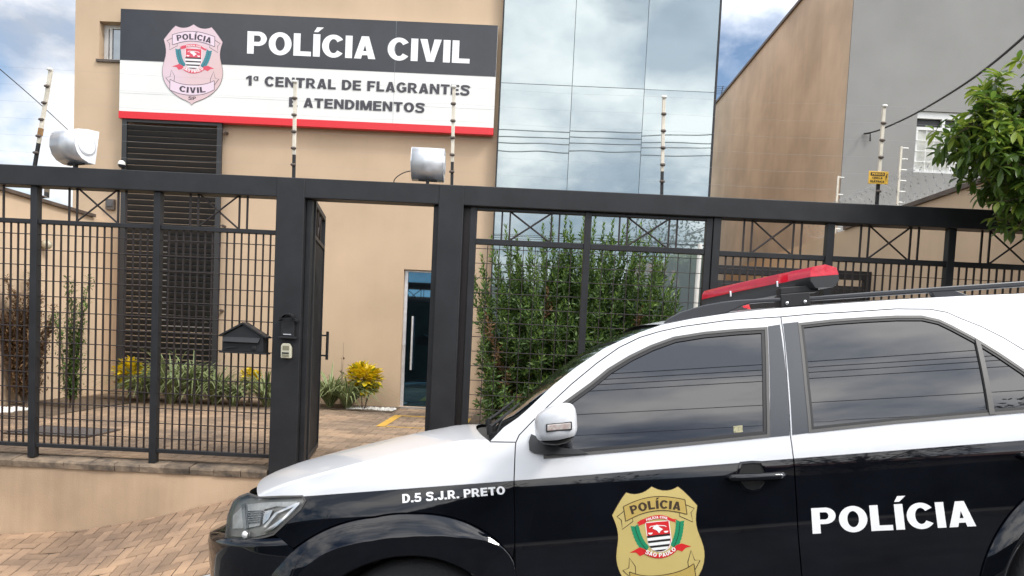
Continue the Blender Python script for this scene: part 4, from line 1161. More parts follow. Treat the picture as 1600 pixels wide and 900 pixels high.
    t = empty('warning_sign', ((l + r) / 2, y, z0), 'yellow electric fence warning plate hung on a cream post', 'warning sign')
    b = MB(); b.box(l, r, y, y + 0.004, z0, z1); put(b, t).build('plate', M['plate_yellow'], t, bevel=0.002)
    H, W = z1 - z0, r - l
    b = MB(); b.box(l + W * .10, l + W * .80, y - 0.002, y - 0.0008, z0 + H * .64, z0 + H * .90); put(b, t).build('black_band', M['black'], t)
    def wl(s, u0, u1, v0, v1, m, name='lettering'):
        b = MB(); add_text(b, s, lambda u, v: (l + W * (u0 + (u1 - u0) * u), y - 0.003, z0 + H * (v0 + (v1 - v0) * v)), 0, 0.12); put(b, t).build(name, m, t, fix=False)
    wl('PERIGO', .16, .75, .69, .85, M['plate_yellow']); wl('CERCA', .18, .70, .40, .56, M['black']); wl('ELÉTRICA', .10, .80, .12, .28, M['black'])
    b = MB(); bl = [(.90, .80), (.84, .55), (.89, .55), (.83, .22), (.94, .62), (.89, .62), (.95, .80)]
    b.add([(l + W * u, y - 0.003, z0 + H * v) for u, v in bl], [tuple(range(7))]); put(b, t).build('lightning_mark', M['black'], t)
    # comb posts on the plot wall
    p = at_x(1403, 318, XR + 0.08)
    def comb(loc, h, label, n=6):
        t = empty('electric_fence_post', loc, label, 'electric fence post')
        b = MB(); b.box(-0.012, 0.012, -0.012, 0.012, 0, h); b.build('post', M['cream'], t)
        for k in range(n):
            z = h - 0.02 - (h - 0.12) * k / (n - 1)
            b = MB(); b.tube([(0.012, 0, z), (0.035, 0, z), (0.04, 0, z), (0.085, 0, z)], [0.007, 0.013, 0.010, 0.010], 8); b.build('insulator', M['plastic_white'], t)
    zr = at_x(1425, 324, XR).z
    comb((XR + 0.07, p.y, zr + 0.05), at(1411, 229, p.y).z - zr - 0.05, 'slim white comb shaped post in the razor wire on the tan wall')
    p2 = at_x(1308, 300, XR + 0.07)
    comb((XR + 0.07, p2.y, zr), at(1310, 275, p2.y).z - zr, 'short pale comb shaped post at the corner of the grey house', 4)
    # steel cover in the yard floor
    c = [at_z(16, 680, 0.006), at_z(62, 665.5, 0.006), at_z(180, 671, 0.006), at_z(140, 684, 0.006)]
    x0, x1 = min(c[0].x, c[1].x), c[2].x; y0, y1 = c[3].y, c[1].y
    x0 = at_z(70, 675, 0).x - 0.25; x1 = at_z(165, 678, 0).x
    t = empty('floor_cover', (x0, y0, 0.004), 'grey steel cover plate set in the yard paving behind the bars', 'cover')
    b = MB(); b.box(0.012, x1 - x0 - .012, 0.012, y1 - y0 - .012, 0.0, 0.008); b.build('plate', M['plate'], t, bevel=0.002)
    b = MB(); w, h = x1 - x0, y1 - y0
    b.box(0, w, 0, 0.011, 0, 0.012); b.box(0, w, h - .011, h, 0, 0.012); b.box(0, 0.011, .011, h - .011, 0, .012); b.box(w - .011, w, .011, h - .011, 0, .012); b.build('rim', M['joint'], t)

# ---------------------------------------------------------------- plants
def rnd(a, b): return random.uniform(a, b)
def leaf(b, p, d, up, L, W, mi=0, fold=0.0, droop=0.0):
    """one pointed leaf of four faces, bent a little along its rib"""
    d = d.normalized(); s = d.cross(up)
    if s.length < 1e-4: s = d.orthogonal()
    s.normalize(); n = s.cross(d)
    q = lambda t, w, h: p + d * (L * t) + s * (W * w) + n * (h * L)
    b.add([q(0, 0, 0), q(0.4, 0.5, fold), q(0.42, 0, 0), q(0.4, -0.5, fold), q(1, 0, -droop)], [(0, 2, 1), (0, 3, 2), (1, 2, 4), (2, 3, 4)], mi)
def leaf2(b, p, d, up, L, W, mi=0, droop=0.15):
    """a broader leaf: two rows of faces either side of the rib"""
    d = d.normalized(); s = d.cross(up)
    if s.length < 1e-4: s = d.orthogonal()
    s.normalize(); n = s.cross(d)
    q = lambda t, w: p + d * (L * t) + s * (W * w) + n * (L * (abs(w) * 0.18 - droop * t * t))
    st = [(0, 0.04), (0.28, 0.34), (0.58, 0.5), (0.85, 0.30), (1, 0.02)]
    vs = []
    for t, w in st: vs += [q(t, -w), q(t, 0), q(t, w)]
    fs = []
    for i in range(4):
        k = 3 * i; fs += [(k, k + 1, k + 4, k + 3), (k + 1, k + 2, k + 5, k + 4)]
    b.add(vs, fs, mi)

def build_shrub():
    random.seed(21)
    xa, xb = at(738, 600, 10.2).x, at(1064, 520, 10.6).x
    xc, yc = (xa + xb) / 2 - 0.1, 10.45
    t = empty('podocarpus_shrub', (xc, yc, 0), 'large green feathery podocarpus shrub in front of the mirrored glass', 'shrub')
    st = MB(); lf = MB()
    def frond(path, dens, young_lit, dry, wide):
        """a leafy shoot: needles all round the stem, short side shoots getting shorter to the tip"""
        L = sum((path[i + 1] - path[i]).length for i in range(len(path) - 1))
        n = max(6, int(L * dens)); rp = resample([tuple(p) for p in path], n + 2); ph0 = rnd(0, 6)
        for i in range(int(n * 0.12), n + 1):
            p = Vector(rp[i]); d = (Vector(rp[min(i + 1, n + 1)]) - Vector(rp[i - 1])).normalized(); f = i / n
            o = d.orthogonal().normalized(); o2 = d.cross(o); a = ph0 + i * 2.4
            side = o * math.cos(a) + o2 * math.sin(a)
            m = 2 if dry else (1 if random.random() < young_lit * f ** 2 else 0)  # bright young leaves gather at the tips, putting top light into the colour
            leaf(lf, p, side * (1.0 - 0.45 * f) + d * (0.45 + 0.5 * f), d, rnd(0.08, 0.125) * (1.0 - 0.35 * f), rnd(0.024, 0.032), m, 0.02, 0.08)
            if i % 3 == 0 and f < 0.92 and wide > 0:
                q = p + (side * 0.8 + d * 0.75).normalized() * wide * rnd(0.6, 1.25) * (1.12 - f)
                td = (q - p); ln = td.length; td.normalize(); mm = max(4, int(ln * 62)); oo = td.orthogonal().normalized(); o3 = td.cross(oo)
                for j in range(mm + 1):
                    w = p + (q - p) * (j / mm); b2 = a + j * 2.4; g = j / mm
                    leaf(lf, w, (oo * math.cos(b2) + o3 * math.sin(b2)) * (0.95 - 0.4 * g) + td * (0.5 + 0.4 * g), td, rnd(0.065, 0.105), rnd(0.022, 0.030), 2 if dry else (1 if g > 0.55 and random.random() < young_lit * 0.8 else 0), 0.02, 0.08)
    def stem(x0, y0, x1, y1, H, dens, young_lit, dry, wide, z0=0.0):
        pts = [(x0, y0, z0), (x0 * 0.45 + x1 * 0.55, y0 * 0.45 + y1 * 0.55, z0 + (H - z0) * 0.45), (x1, y1, H)]
        path = [Vector(p) for p in chaikin(pts, 3)]
        st.tube([path[0], path[len(path) // 3], path[2 * len(path) // 3], path[-1]], [0.007, 0.005, 0.003, 0.0015], 4)
        frond(path, dens, young_lit, dry, wide)
    # upright leaders that make the uneven skyline
    for px, py in ((752, 395), (768, 372), (790, 352), (806, 362), (826, 372), (848, 350), (862, 340), (884, 336), (892, 350), (913, 338), (930, 336), (944, 348), (958, 340), (975, 352), (985, 338), (1002, 350), (1018, 362), (1030, 378), (1044, 398), (1054, 425)):
        y1 = yc + rnd(-0.35, 0.35); p = at(px, py + rnd(-3, 4), y1)
        x0 = xc + (p.x - xc) * 0.55 + rnd(-.1, .1)
        stem(x0, yc + rnd(-.25, .25), p.x, y1, p.z, 70, 0.95, False, 0.20)
        for s in range(2):
            stem(x0, yc + rnd(-.25, .25), p.x + rnd(-0.16, 0.16), y1 + rnd(-.3, .2), p.z * rnd(0.80, 0.93), 62, 0.9, False, 0.22)
    top = lambda x: lerp_tab([(xa, 1.95), (xa + 0.5, 2.3), (xa + 1.2, 2.45), (xa + 1.9, 2.45), (xa + 2.3, 2.25), (xb, 2.0)], x)
    for k in range(235):
        u = rnd(xa + 0.02, xb - 0.04)
        H = top(u) * (rnd(0.70, 0.98) if k % 2 else rnd(0.18, 0.75))
        front = -0.80 * (1 - (H / 2.7) ** 2)
        y1 = yc + rnd(front, 0.35)
        stem(xc + (u - xc) * rnd(0.5, 0.8), yc + rnd(-.3, .3), u, y1, H, 55, 0.6 if H > 1.4 else 0.35, k % 45 == 7, 0.24, H * 0.35 if k % 3 == 0 else 0.0)
    put(st, t).build('stem', M['dark_bark'], t, fix=False)
    put(lf, t).build('foliage', [M['podo'], M['podo_tip'], M['podo_dry']], t, fix=False)
    print('shrub faces', len(lf.f))

def thin_shrub(x, y, H, nst, spread, mats, label, cat, dens, name, seed, tipm=1):
    random.seed(seed)
    t = empty(name, (x, y, 0), label, cat)
    st, lf = MB(), MB()
    for k in range(nst):
        a = rnd(0, 6.28); r = spread * rnd(0.1, 1)
        h = H * rnd(0.55, 1.0) if k else H
        path = [Vector(p) for p in chaikin([(0.04 * math.cos(a), 0.04 * math.sin(a), 0), (r * 0.5 * math.cos(a), r * 0.5 * math.sin(a), h * 0.5), (r * math.cos(a), r * math.sin(a), h)], 2)]
        st.tube(path, [0.006 - 0.0045 * i / len(path) for i in range(len(path))], 5)
        n = int(h * dens); rp = resample([tuple(p) for p in path], n + 2)
        for i in range(int(n * 0.12), n + 1):
            p = Vector(rp[i]); d = (Vector(rp[min(i + 1, n + 1)]) - Vector(rp[i - 1])).normalized()
            o = d.orthogonal().normalized(); o2 = d.cross(o); ph = rnd(0, 6.28)
            side = o * math.cos(ph) + o2 * math.sin(ph)
            ln = rnd(0.05, 0.22) * (1.15 - 0.6 * i / n)
            for j in range(rnd(3, 7).__int__()):
                w = p + (side * 0.9 + d * 0.5) * (ln * j / 6)
                leaf(lf, w, Vector((rnd(-1, 1), rnd(-1, 1), rnd(-.5, .9))), d, rnd(0.05, 0.095), rnd(0.014, 0.021), random.choice((0, 0, tipm)), 0.03, 0.1)
    st.build('stem', M['bark'], t, fix=False); lf.build('foliage', mats, t, fix=False)

def grass_clump(x, y, n, H, seed, label):
    random.seed(seed)
    b = MB()
    for k in range(n):
        a = rnd(0, 6.28); L = H * rnd(1.05, 2.0); lean = rnd(0.42, 1.08); w = rnd(0.013, 0.020)
        d = Vector((math.cos(a), math.sin(a), 0)); s = Vector((-d.y, d.x, 0))
        pts = []
        for i in range(7):
            f = i / 6
            pts.append(Vector((rnd(-.0, .0), 0, 0.0)) + d * (0.03 + L * lean * f * (0.45 + 0.55 * f)) + Vector((0, 0, L * (f * 1.05 - lean * 0.85 * f ** 2.4))))
        # green centre with cream edges: three strips in one leaf
        for j, (u0, u1, mi) in enumerate(((-1, -0.55, 1), (-0.55, 0.55, 0), (0.55, 1, 1))):
            vs, fs = [], []
            for i, p in enumerate(pts):
                ww = w * (1 - (i / 6) ** 2.2) + 0.0012
                vs += [p + s * ww * u0, p + s * ww * u1]
            for i in range(6): fs.append((2 * i, 2 * i + 1, 2 * i + 3, 2 * i + 2))
            b.add(vs, fs, mi)
    o = b.build('striped_grass_plant', [M['strap'], M['strap_edge']], None, fix=False); o.location = (x, y, 0)
    tag(o, label, 'plant', 'striped grass plants along the wall')

def croton(x, y, H, R0, n, seed, label):
    random.seed(seed)
    t = empty('croton_plant', (x, y, 0), label, 'plant')
    st, lf = MB(), MB()
    for k in range(5):
        a = rnd(0, 6.28); e = Vector((R0 * 0.5 * math.cos(a), R0 * 0.5 * math.sin(a), H - R0 * rnd(0.6, 1.2)))
        st.tube([(0.02 * math.cos(a), 0.02 * math.sin(a), 0), tuple(e * 0.5 + Vector((0.02, 0, 0.05))), tuple(e)], [0.009, 0.007, 0.005], 5)
    c = Vector((0, 0, H - R0))
    for k in range(n):
        v = Vector((rnd(-1, 1), rnd(-1, 1), rnd(-0.75, 1)))
        while v.length > 1: v = Vector((rnd(-1, 1), rnd(-1, 1), rnd(-0.75, 1)))
        p = c + Vector((v.x, v.y * 0.9, v.z)) * R0 * 0.72
        d = v.normalized() + Vector((rnd(-.9, .9), rnd(-.9, .9), rnd(-0.3, 0.9)))
        leaf2(lf, p, d, Vector((rnd(-.3, .3), rnd(-.3, .3), 1)), rnd(0.09, 0.16), rnd(0.06, 0.085), 1 if (v.z < -0.25 and random.random() < 0.6) or random.random() < 0.12 else 0)
    st.build('stem', M['bark'], t, fix=False); lf.build('leaves', [M['croton'], M['croton_green']], t, smooth=True, fix=False)

def pebbles(x0, x1, y0, y1, n, seed, label, zf=0.0):
    random.seed(seed); b = MB()
    for k in range(n):
        x, y = rnd(x0, x1), rnd(y0, y1); r = rnd(0.012, 0.028)
        m = Matrix.Translation((x, y, zf + r * 0.4)) @ Matrix.Rotation(rnd(0, 3), 4, 'Z') @ Matrix.Diagonal((1, rnd(0.6, 0.9), 0.6, 1))
        b.lathe([(0, r), (r * 0.7, r * 0.7), (r, 0), (r * 0.7, -r * 0.6), (0, -r * .6)], m, 6)
    tag(b.build('pebbles', M['pebble'], smooth=True), label, 'pebbles', None, 'stuff')

def build_beds():
    # soil strips
    b = MB()
    n = 40
    b.grid([[(at(150, 600, 11.8).x + (at(620, 640, 11.8).x - at(150, 600, 11.8).x) * i / n, y, 0.008 + 0.012 * noise.noise((i * .7, y * 3, 0))) for i in range(n + 1)] for y in (11.35, 11.55, 11.75, 11.95, YB - 0.003)])
    b.grid([[(XL + 0.02 + 1.1 * i / 8, y, 0.008 + 0.012 * noise.noise((i * .7, y * 3, 4))) for i in range(9)] for y in (8.6, 9.0, 9.5, 10, 10.6, 11.3)])
    b.grid([[(at(735, 600, 10.4).x + 2.7 * i / 16, y, 0.008 + 0.012 * noise.noise((i * .7, y * 3, 8))) for i in range(17)] for y in (9.9, 10.3, 10.7, 11.3, 11.9, YB - .06)])
    tag(b.build('soil', M['soil'], smooth=True), kind='structure')
    xw = at(545, 640, 11.7).x
    pebbles(xw, at(617, 640, 11.7).x, 11.55, 11.95, 420, 3, 'white pebbles under the croton by the glass door')
    p = at_z(2, 644, 0); q = at_z(75, 637, 0)
    pebbles(XL + 0.03, q.x, p.y - 0.12, p.y + 0.45, 420, 4, 'white pebbles along the foot of the plot wall')
    pebbles(at(740, 600, 10.0).x, at(1050, 600, 10.0).x, 9.92, 10.2, 300, 5, 'white pebbles in front of the green shrub')
    for i, (px, py, n, H, lab) in enumerate((
            (216, 628, 75, 0.50, 'striped strap leaf plant beside the yellow croton at the screen foot'), (262, 632, 95, 0.66, 'tallest striped strap leaf plant in front of the slatted screen'), (297, 632, 90, 0.60, 'striped strap leaf plant under the middle of the slatted screen'),
            (330, 633, 85, 0.52, 'striped strap leaf plant between the slatted screen and the letter box'), (360, 635, 70, 0.36, 'low striped strap leaf plant below the letter box'), (412, 637, 80, 0.45, 'striped strap leaf plant half hidden by the gate post'),
            (512, 638, 90, 0.52, 'striped strap leaf plant beside the open gate'), (540, 640, 80, 0.46, 'striped strap leaf plant touching the round croton'))):
        p = at_z(px, py, 0.0); grass_clump(p.x, p.y + 0.12, int(n * 1.4), H, 50 + i, lab)
    p = at(204, 600, 11.35); croton(p.x, 11.35, at(204, 559, 11.35).z, 0.24, 280, 61, 'yellow croton at the foot of the slatted screen')
    p = at(391, 600, 11.7); croton(p.x, 11.7, at(391, 576, 11.7).z, 0.15, 120, 62, 'small yellow croton behind the bars below the letter box')
    p = at(569, 600, 11.7); croton(p.x, 11.7, at(569, 563, 11.7).z, 0.29, 380, 63, 'round bright yellow croton seen through the open gate')
    p = at_z(30, 638, 0); thin_shrub(p.x - 0.1, p.y + 0.3, 1.78, 34, 0.42, [M['podo_dry'], M['podo_dry']], 'brown dried shrub with pinkish twigs behind the bars', 'shrub', 75, 'dry_shrub', 71)
    p = at_z(92, 640, 0); thin_shrub(p.x + 0.03, p.y + 0.2, 1.74, 13, 0.30, [M['podo'], M['podo_tip']], 'thin sparse green shrub against the beige plot wall', 'shrub', 52, 'young_shrub', 72)
    p = at(538, 640, 11.8); thin_shrub(p.x - 0.06, 11.85, 1.0, 2, 0.05, [M['podo_dry'], M['podo']], 'bare brown stem sticking up beside the round croton', 'plant', 3, 'dry_plant', 73)

def build_street_tree():
    random.seed(31)
    base = Vector((4.65, 5.75, 0))
    t = empty('street_tree', (base.x, base.y, walk_z(base.x, base.y) - 0.02), 'glossy leaved street tree reaching over the fence beam and grey house', 'tree')
    tr, br, lf = MB(), MB(), MB()
    cr = Vector((4.20, 5.75, 2.76))
    fork = base + Vector((-0.08, 0, 1.85))
    tr.tube([base + Vector((0, 0, -0.1)), base + Vector((0.03, 0.01, 0.7)), base + Vector((-0.02, 0.0, 1.3)), fork], [0.085, 0.07, 0.062, 0.055], 10)
    put(tr, t).build('trunk', M['bark'], t, smooth=True)
    def whorl(p, d, n, young_lit, sc=1.0):
        d = d.normalized(); o = d.orthogonal().normalized(); o2 = d.cross(o)
        for j in range(n):
            a = j * 2.4 + rnd(-.4, .4)
            ld = (o * math.cos(a) + o2 * math.sin(a)) * rnd(0.7, 1.0) + d * rnd(0.05, 0.6) + Vector((0, 0, rnd(-0.45, 0.1)))
            leaf2(lf, p - d * 0.018 * (j % 3), ld, Vector((rnd(-.3, .3), rnd(-.3, .3), 1)), rnd(0.085, 0.135) * sc, rnd(0.034, 0.046) * sc, 1 if random.random() < young_lit else 0, 0.18)
    for k in range(28):
        a = rnd(0, 6.28); el = rnd(-0.85, 1.35)
        e = cr + Vector((math.cos(a) * math.cos(el) * 1.02, math.sin(a) * math.cos(el) * 0.95, math.sin(el) * 0.78)) * rnd(0.72, 1.0)
        if k == 0: e = cr + Vector((-1.08, -0.15, 0.10))
        if k == 1: e = cr + Vector((-0.98, -0.2, -0.12))
        m = fork.lerp(e, 0.5) + Vector((rnd(-.12, .12), rnd(-.12, .12), rnd(0.0, 0.2)))
        path = [Vector(p) for p in chaikin([tuple(fork), tuple(m), tuple(e)], 2)]
        br.tube(path, [0.022 - 0.018 * i / (len(path) - 1) for i in range(len(path))], 6)
        for q in range(66):
            f = rnd(0.40, 1.0); i = min(int(f * (len(path) - 1)), len(path) - 2); p = path[i].lerp(path[i + 1], f * (len(path) - 1) - i)
            d = Vector((rnd(-1, 1), rnd(-1, 1), rnd(-0.55, 0.95))).normalized()
            tl = rnd(0.08, 0.27)
            e2 = p + d * tl
            br.tube([p, p + d * tl * 0.5 + Vector((0, 0, 0.015)), e2], [0.004, 0.003, 0.002], 4)
            up = (e2 - cr); yv = 0.9 if (up.z > 0.35) else (0.55 if up.z > -0.05 else 0.10)  # share of bright young leaves rises with height, painting in top light
            whorl(e2, d + Vector((0, 0, 0.25)), random.randint(6, 9), yv if random.random() < 0.62 else 0.03)
            if random.random() < 0.6: whorl(p + d * tl * 0.55, d, 5, 0.03)
    put(br, t).build('limbs', M['bark'], t, fix=False)
    put(lf, t).build('crown', [M['tree_leaf'], M['tree_young_lit']], t, smooth=True, fix=False)
    print('tree faces', len(lf.f))

# ---------------------------------------------------------------- the other side of the street (behind the camera, seen in reflections)
def build_opposite():
    random.seed(5)
    gz = lambda x: street_z(x, -4.6) + 0.13
    t = empty('garden_wall', (0, -6.8, 0), 'long dark green garden wall on the far side of the street behind the camera', 'wall')
    b = MB(); n = 40
    for i in range(n):
        x0, x1 = -22 + 44 * i / n, -22 + 44 * (i + 1) / n - 0.002
        vs = [(x, y, z) for x in (x0, x1) for y in (-6.95, -6.8) for z in (gz(x) - 0.4, max(gz(x) + 2.0, 2.75 if x < 4 else 2.3))]
        b.add(vs, [(0, 1, 3, 2), (4, 6, 7, 5), (0, 4, 5, 1), (2, 3, 7, 6), (0, 2, 6, 4), (1, 5, 7, 3)])
    put(b, t).build('wall', mat('darkened_green_wall', (0.035, 0.045, 0.028), 0.9, var=0.4, scale=2), t)  # coloured dark so the black car paint reflects a dark far side
    # two low houses
    for k, (x, w, h, lab) in enumerate(((-11.0, 10.0, 3.1, 'low tan house with tiled roof down the street behind the camera'), (10.5, 9.0, 3.3, 'low tan house with tiled roof up the street behind the camera'))):
        z = gz(x)
        t = empty('street_house', (x, -12, z), lab, 'house')
        b = MB(); wall_xz(b, rect(-w / 2, w / 2, -0.5, h), [rect(-w * .3, -w * .1, 0.9, 2.2), rect(w * .1, w * .22, 0, 2.2)], 0.25, 0.0); b.box(-w / 2, w / 2, -7, -0.01, -0.5, h - 0.01); b.build('wall', M['neighbour_tan'], t)
        b = MB(); b.grid([[(-w / 2 - .4, 0.8, h), (w / 2 + .4, 0.8, h)], [(-w / 2 - .4, -3.5, h + 1.5), (w / 2 + .4, -3.5, h + 1.5)], [(-w / 2 - .4, -7.5, h), (w / 2 + .4, -7.5, h)]]); b.build('roof', mat('clay_tile_%d' % k, (0.24, 0.10, 0.06), 0.85, var=0.3, scale=8), t, solid=0.12)
    # street trees
    for k, (x, y, h, r, lab) in enumerate(((6.4, -9.4, 6.9, 1.9, 'bushy street tree behind the camera, up the street'), (11.2, -7.4, 9.4, 2.5, 'bushy street tree behind the camera, farthest up the street'), (-1.5, -10.6, 4.2, 2.0, 'bushy street tree behind the camera, opposite the gate'), (-6.0, -10.0, 4.4, 2.2, 'bushy street tree behind the camera, down the street'), (1.4, -9.0, 3.6, 1.5, 'small bushy street tree behind the camera, beside the tall one'), (-13.5, -9.5, 5.5, 2.4, 'bushy street tree behind the camera, farthest down the street'))):
        z = gz(x); t = empty('street_tree', (x, y, z), lab, 'tree')
        b = MB(); b.tube([(0, 0, -0.2), (0.05, 0, h * .3), (0, 0.05, h * .6)], [0.14, 0.11, 0.06], 8)
        for q in range(7):
            a = q * 0.9; b.tube([(0.02, 0, h * .35), (r * .6 * math.cos(a), r * .6 * math.sin(a), h * .62)], [0.06, 0.02], 5)
        b.build('trunk', M['bark'], t, smooth=True)
        lf = MB(); cl = [Vector((rnd(-1, 1) * r * .7, rnd(-1, 1) * r * .6, h * rnd(0.42, 0.86))) for _ in range(16)]
        for c in cl:
            for q in range(150):
                v = Vector((random.gauss(0, 1), random.gauss(0, 1), random.gauss(0, .7))).normalized() * r * 0.42 * rnd(0.5, 1.05)
                leaf(lf, c + v, v + Vector((rnd(-1, 1), rnd(-1, 1), rnd(-.6, .6))) * r * .3, Vector((0, 0, 1)), rnd(0.16, 0.26), rnd(0.07, 0.11))
        lf.build('crown', [M['far_leaf']], t, fix=False)
    # power line along the far pavement
    poles = [(-17, -5.2), (16, -5.2)]
    for x, y in poles:
        z = gz(x)
        t = empty('utility_pole', (x, y, z), 'concrete utility pole behind the camera, %s the street' % ('down' if x < 0 else 'up'), 'utility pole')
        b = MB(); b.tube([(0, 0, -0.3), (0, 0, 8.6)], [0.16, 0.10], 12); b.build('pole', M['kerb'], t, smooth=True, angle=40)
        b = MB(); b.box(-0.05, 0.05, -0.9, 0.9, 7.7, 7.8); b.build('crossarm', M['trim'], t)
    for k, (yw, h) in enumerate(((-2.3, 4.72), (-0.7, 4.42), (-2.6, 7.65), (-2.4, 7.85), (-2.2, 8.0), (-2.0, 8.15))):
        b = MB(); pts = []
        for i in range(33):
            x = -17 + 33 * i / 32; u = (i / 32 - 0.5) * 2
            pts.append((x, yw, h + 0.02 * x + (0.35 + 0.1 * (k % 3)) * (((x - 1.5) / 9) ** 2) * (1 if k % 2 else 0.4)))
        b.tube(pts, 0.011 if k < 2 else 0.019, 5)
        tag(b.build('power_line', M['cable'], smooth=True), '%s overhead power cable along the street behind the camera' % ('second lowest', 'lowest', 'fourth highest', 'third highest', 'second highest', 'highest')[k], 'cable', 'power cables across the street')

# ---------------------------------------------------------------- police car
CAR_A, CAR_RHO = R(7.4), R(4.5)
W_HALF = 0.92
AXF, AXR, ZAX = 0.13, 2.98, 0.385
CAR_M = Matrix.Translation(Vector((-0.44, 3.95, -0.612))) @ Matrix.Rotation(-CAR_A, 4, 'Y') @ Matrix.Rotation(-CAR_RHO, 4, 'X')
CAR_I = CAR_M.inverted()
CAR_EYE = CAR_I @ CAM
def softplus(t, k):
    t /= k
    return k * (t if t > 30 else math.log1p(math.exp(t)))
def body_b(z):
    b = W_HALF - 0.26 * softplus(z - 1.10, 0.03) - 0.25 * max(0.0, z - 1.12) ** 2
    if z < 0.72: b -= 0.16 * (0.72 - z) ** 2
    else: b -= 0.15 * (min(z, 1.12) - 0.72) ** 2
    return b
NOSE_N, NOSE_X0 = 2.8, 0.05
def nose_a(z): return lerp_tab([(0.25, 0.89), (0.55, 0.925), (0.88, 0.92), (1.08, 0.82), (1.3, 0.79)], z)
def hw(x, z):
    """half width of the body at distance x behind the origin and height z"""
    b = body_b(z)
    if x < 0.6 and z > 0.80: b -= 0.26 * (min(z, 1.13) - 0.80) ** 2 * min(1.0, (0.6 - x) / 0.5)
    if x < NOSE_X0:
        s = min((NOSE_X0 - x) / (NOSE_X0 + nose_a(z)), 0.9995)
        b *= (1 - s ** NOSE_N) ** (1 / NOSE_N)
    if x > 2.9: b -= 0.11 * ((x - 2.9) / 1.0) ** 2.2
    return b
def carpt(px, py, off=0.0):
    d = CAR_I.to_3x3() @ ray(px, py); y = -W_HALF
    for _ in range(60):
        p = CAR_EYE + d * ((y - CAR_EYE.y) / d.y)
        y = 0.5 * y - 0.5 * (hw(min(max(p.x, -0.9), 3.9), p.z) + off)
    return p
def cp(px, py):
    p = carpt(px, py); return (p.x, p.z)
def cps(l): return [cp(*p) for p in l]
def carplane(px, py, yl):
    d = CAR_I.to_3x3() @ ray(px, py)
    return CAR_EYE + d * ((yl - CAR_EYE.y) / d.y)
def inset(poly, d):
    n = len(poly); ar = sum(poly[i - 1][0] * poly[i][1] - poly[i][0] * poly[i - 1][1] for i in range(n))
    sg = 1 if ar > 0 else -1; out = []
    for i in range(n):
        a, b, c = poly[i - 1], poly[i], poly[(i + 1) % n]
        n1 = Vector((-(b[1] - a[1]), b[0] - a[0])); n2 = Vector((-(c[1] - b[1]), c[0] - b[0]))
        if n1.length < 1e-9 or n2.length < 1e-9: out.append(b); continue
        n1.normalize(); n2.normalize(); m = n1 + n2
        if m.length < 0.3: m = n1
        m.normalize(); k = min(1 / max(0.35, m.dot(n1)), 1.6)
        out.append((b[0] + m.x * d * sg * k, b[1] + m.y * d * sg * k))
    return out
def densify(poly, step):
    out = []
    for i, a in enumerate(poly):
        c = poly[(i + 1) % len(poly)]; m = max(1, math.ceil(math.dist(a, c) / step))
        out += [(a[0] + (c[0] - a[0]) * k / m, a[1] + (c[1] - a[1]) * k / m) for k in range(m)]
    return out
def side_normal(x, z, side):
    e = 0.004
    n = Vector((-(hw(x + e, z) - hw(x - e, z)) / (2 * e), side, -(hw(x, z + e) - hw(x, z - e)) / (2 * e)))
    return n.normalized()
def panel(name, outline, mats, parent, off=0.0, holes=(), split=None, side=-1, step=0.05, stepz=None, lip=0.018, offf=None):
    """a sheet of bodywork: a 2-D outline laid on the body surface, edges turned inwards"""
    lines = []
    if split is not None: lines = [((min(p[0] for p in outline) - 1, split), (max(p[0] for p in outline) + 1, split))]
    outline = densify(outline, step); holes = [densify(h, step) for h in holes]
    v, t = cdt(outline, holes, step, lines, stepz)
    b = MB(); b.n = []
    O = offf or (lambda x, z: off)
    for x, z in v:
        b.v.append(Vector((x, side * (hw(x, z) + O(x, z)), z))); b.n.append(side_normal(x, z, side))
    for f in t:
        zc = sum(v[i][1] for i in f) / 3
        b.f.append(list(f) if side < 0 else list(f)[::-1]); b.m.append(1 if split is not None and zc > split else 0)
    ln = [[b.n[i] for i in f] for f in b.f]
    if lip:
        use = {}
        for f in t:
            for i in range(3):
                e = (f[i], f[(i + 1) % 3]); use[e] = 1
        low = {}
        def under(i):
            if i not in low:
                x, z = v[i]; low[i] = len(b.v)
                b.v.append(Vector((x, side * (hw(x, z) + O(x, z) - lip), z)))
            return low[i]
        for (i, j) in list(use):
            if (j, i) in use: continue
            p0, p1 = v[i], v[j]; l = math.hypot(p1[0] - p0[0], p1[1] - p0[1]) or 1
            nn = Vector(((p1[1] - p0[1]) / l, 0, -(p1[0] - p0[0]) / l))
            f = [i, under(i), under(j), j]
            b.f.append(f if side < 0 else f[::-1]); ln.append([nn] * 4)
            b.m.append(1 if split is not None and (p0[1] + p1[1]) / 2 > split else 0)
    b.n = None; b.ln = [q for f in ln for q in f]
    return b.build(name, mats, parent, smooth=True, fix=False)

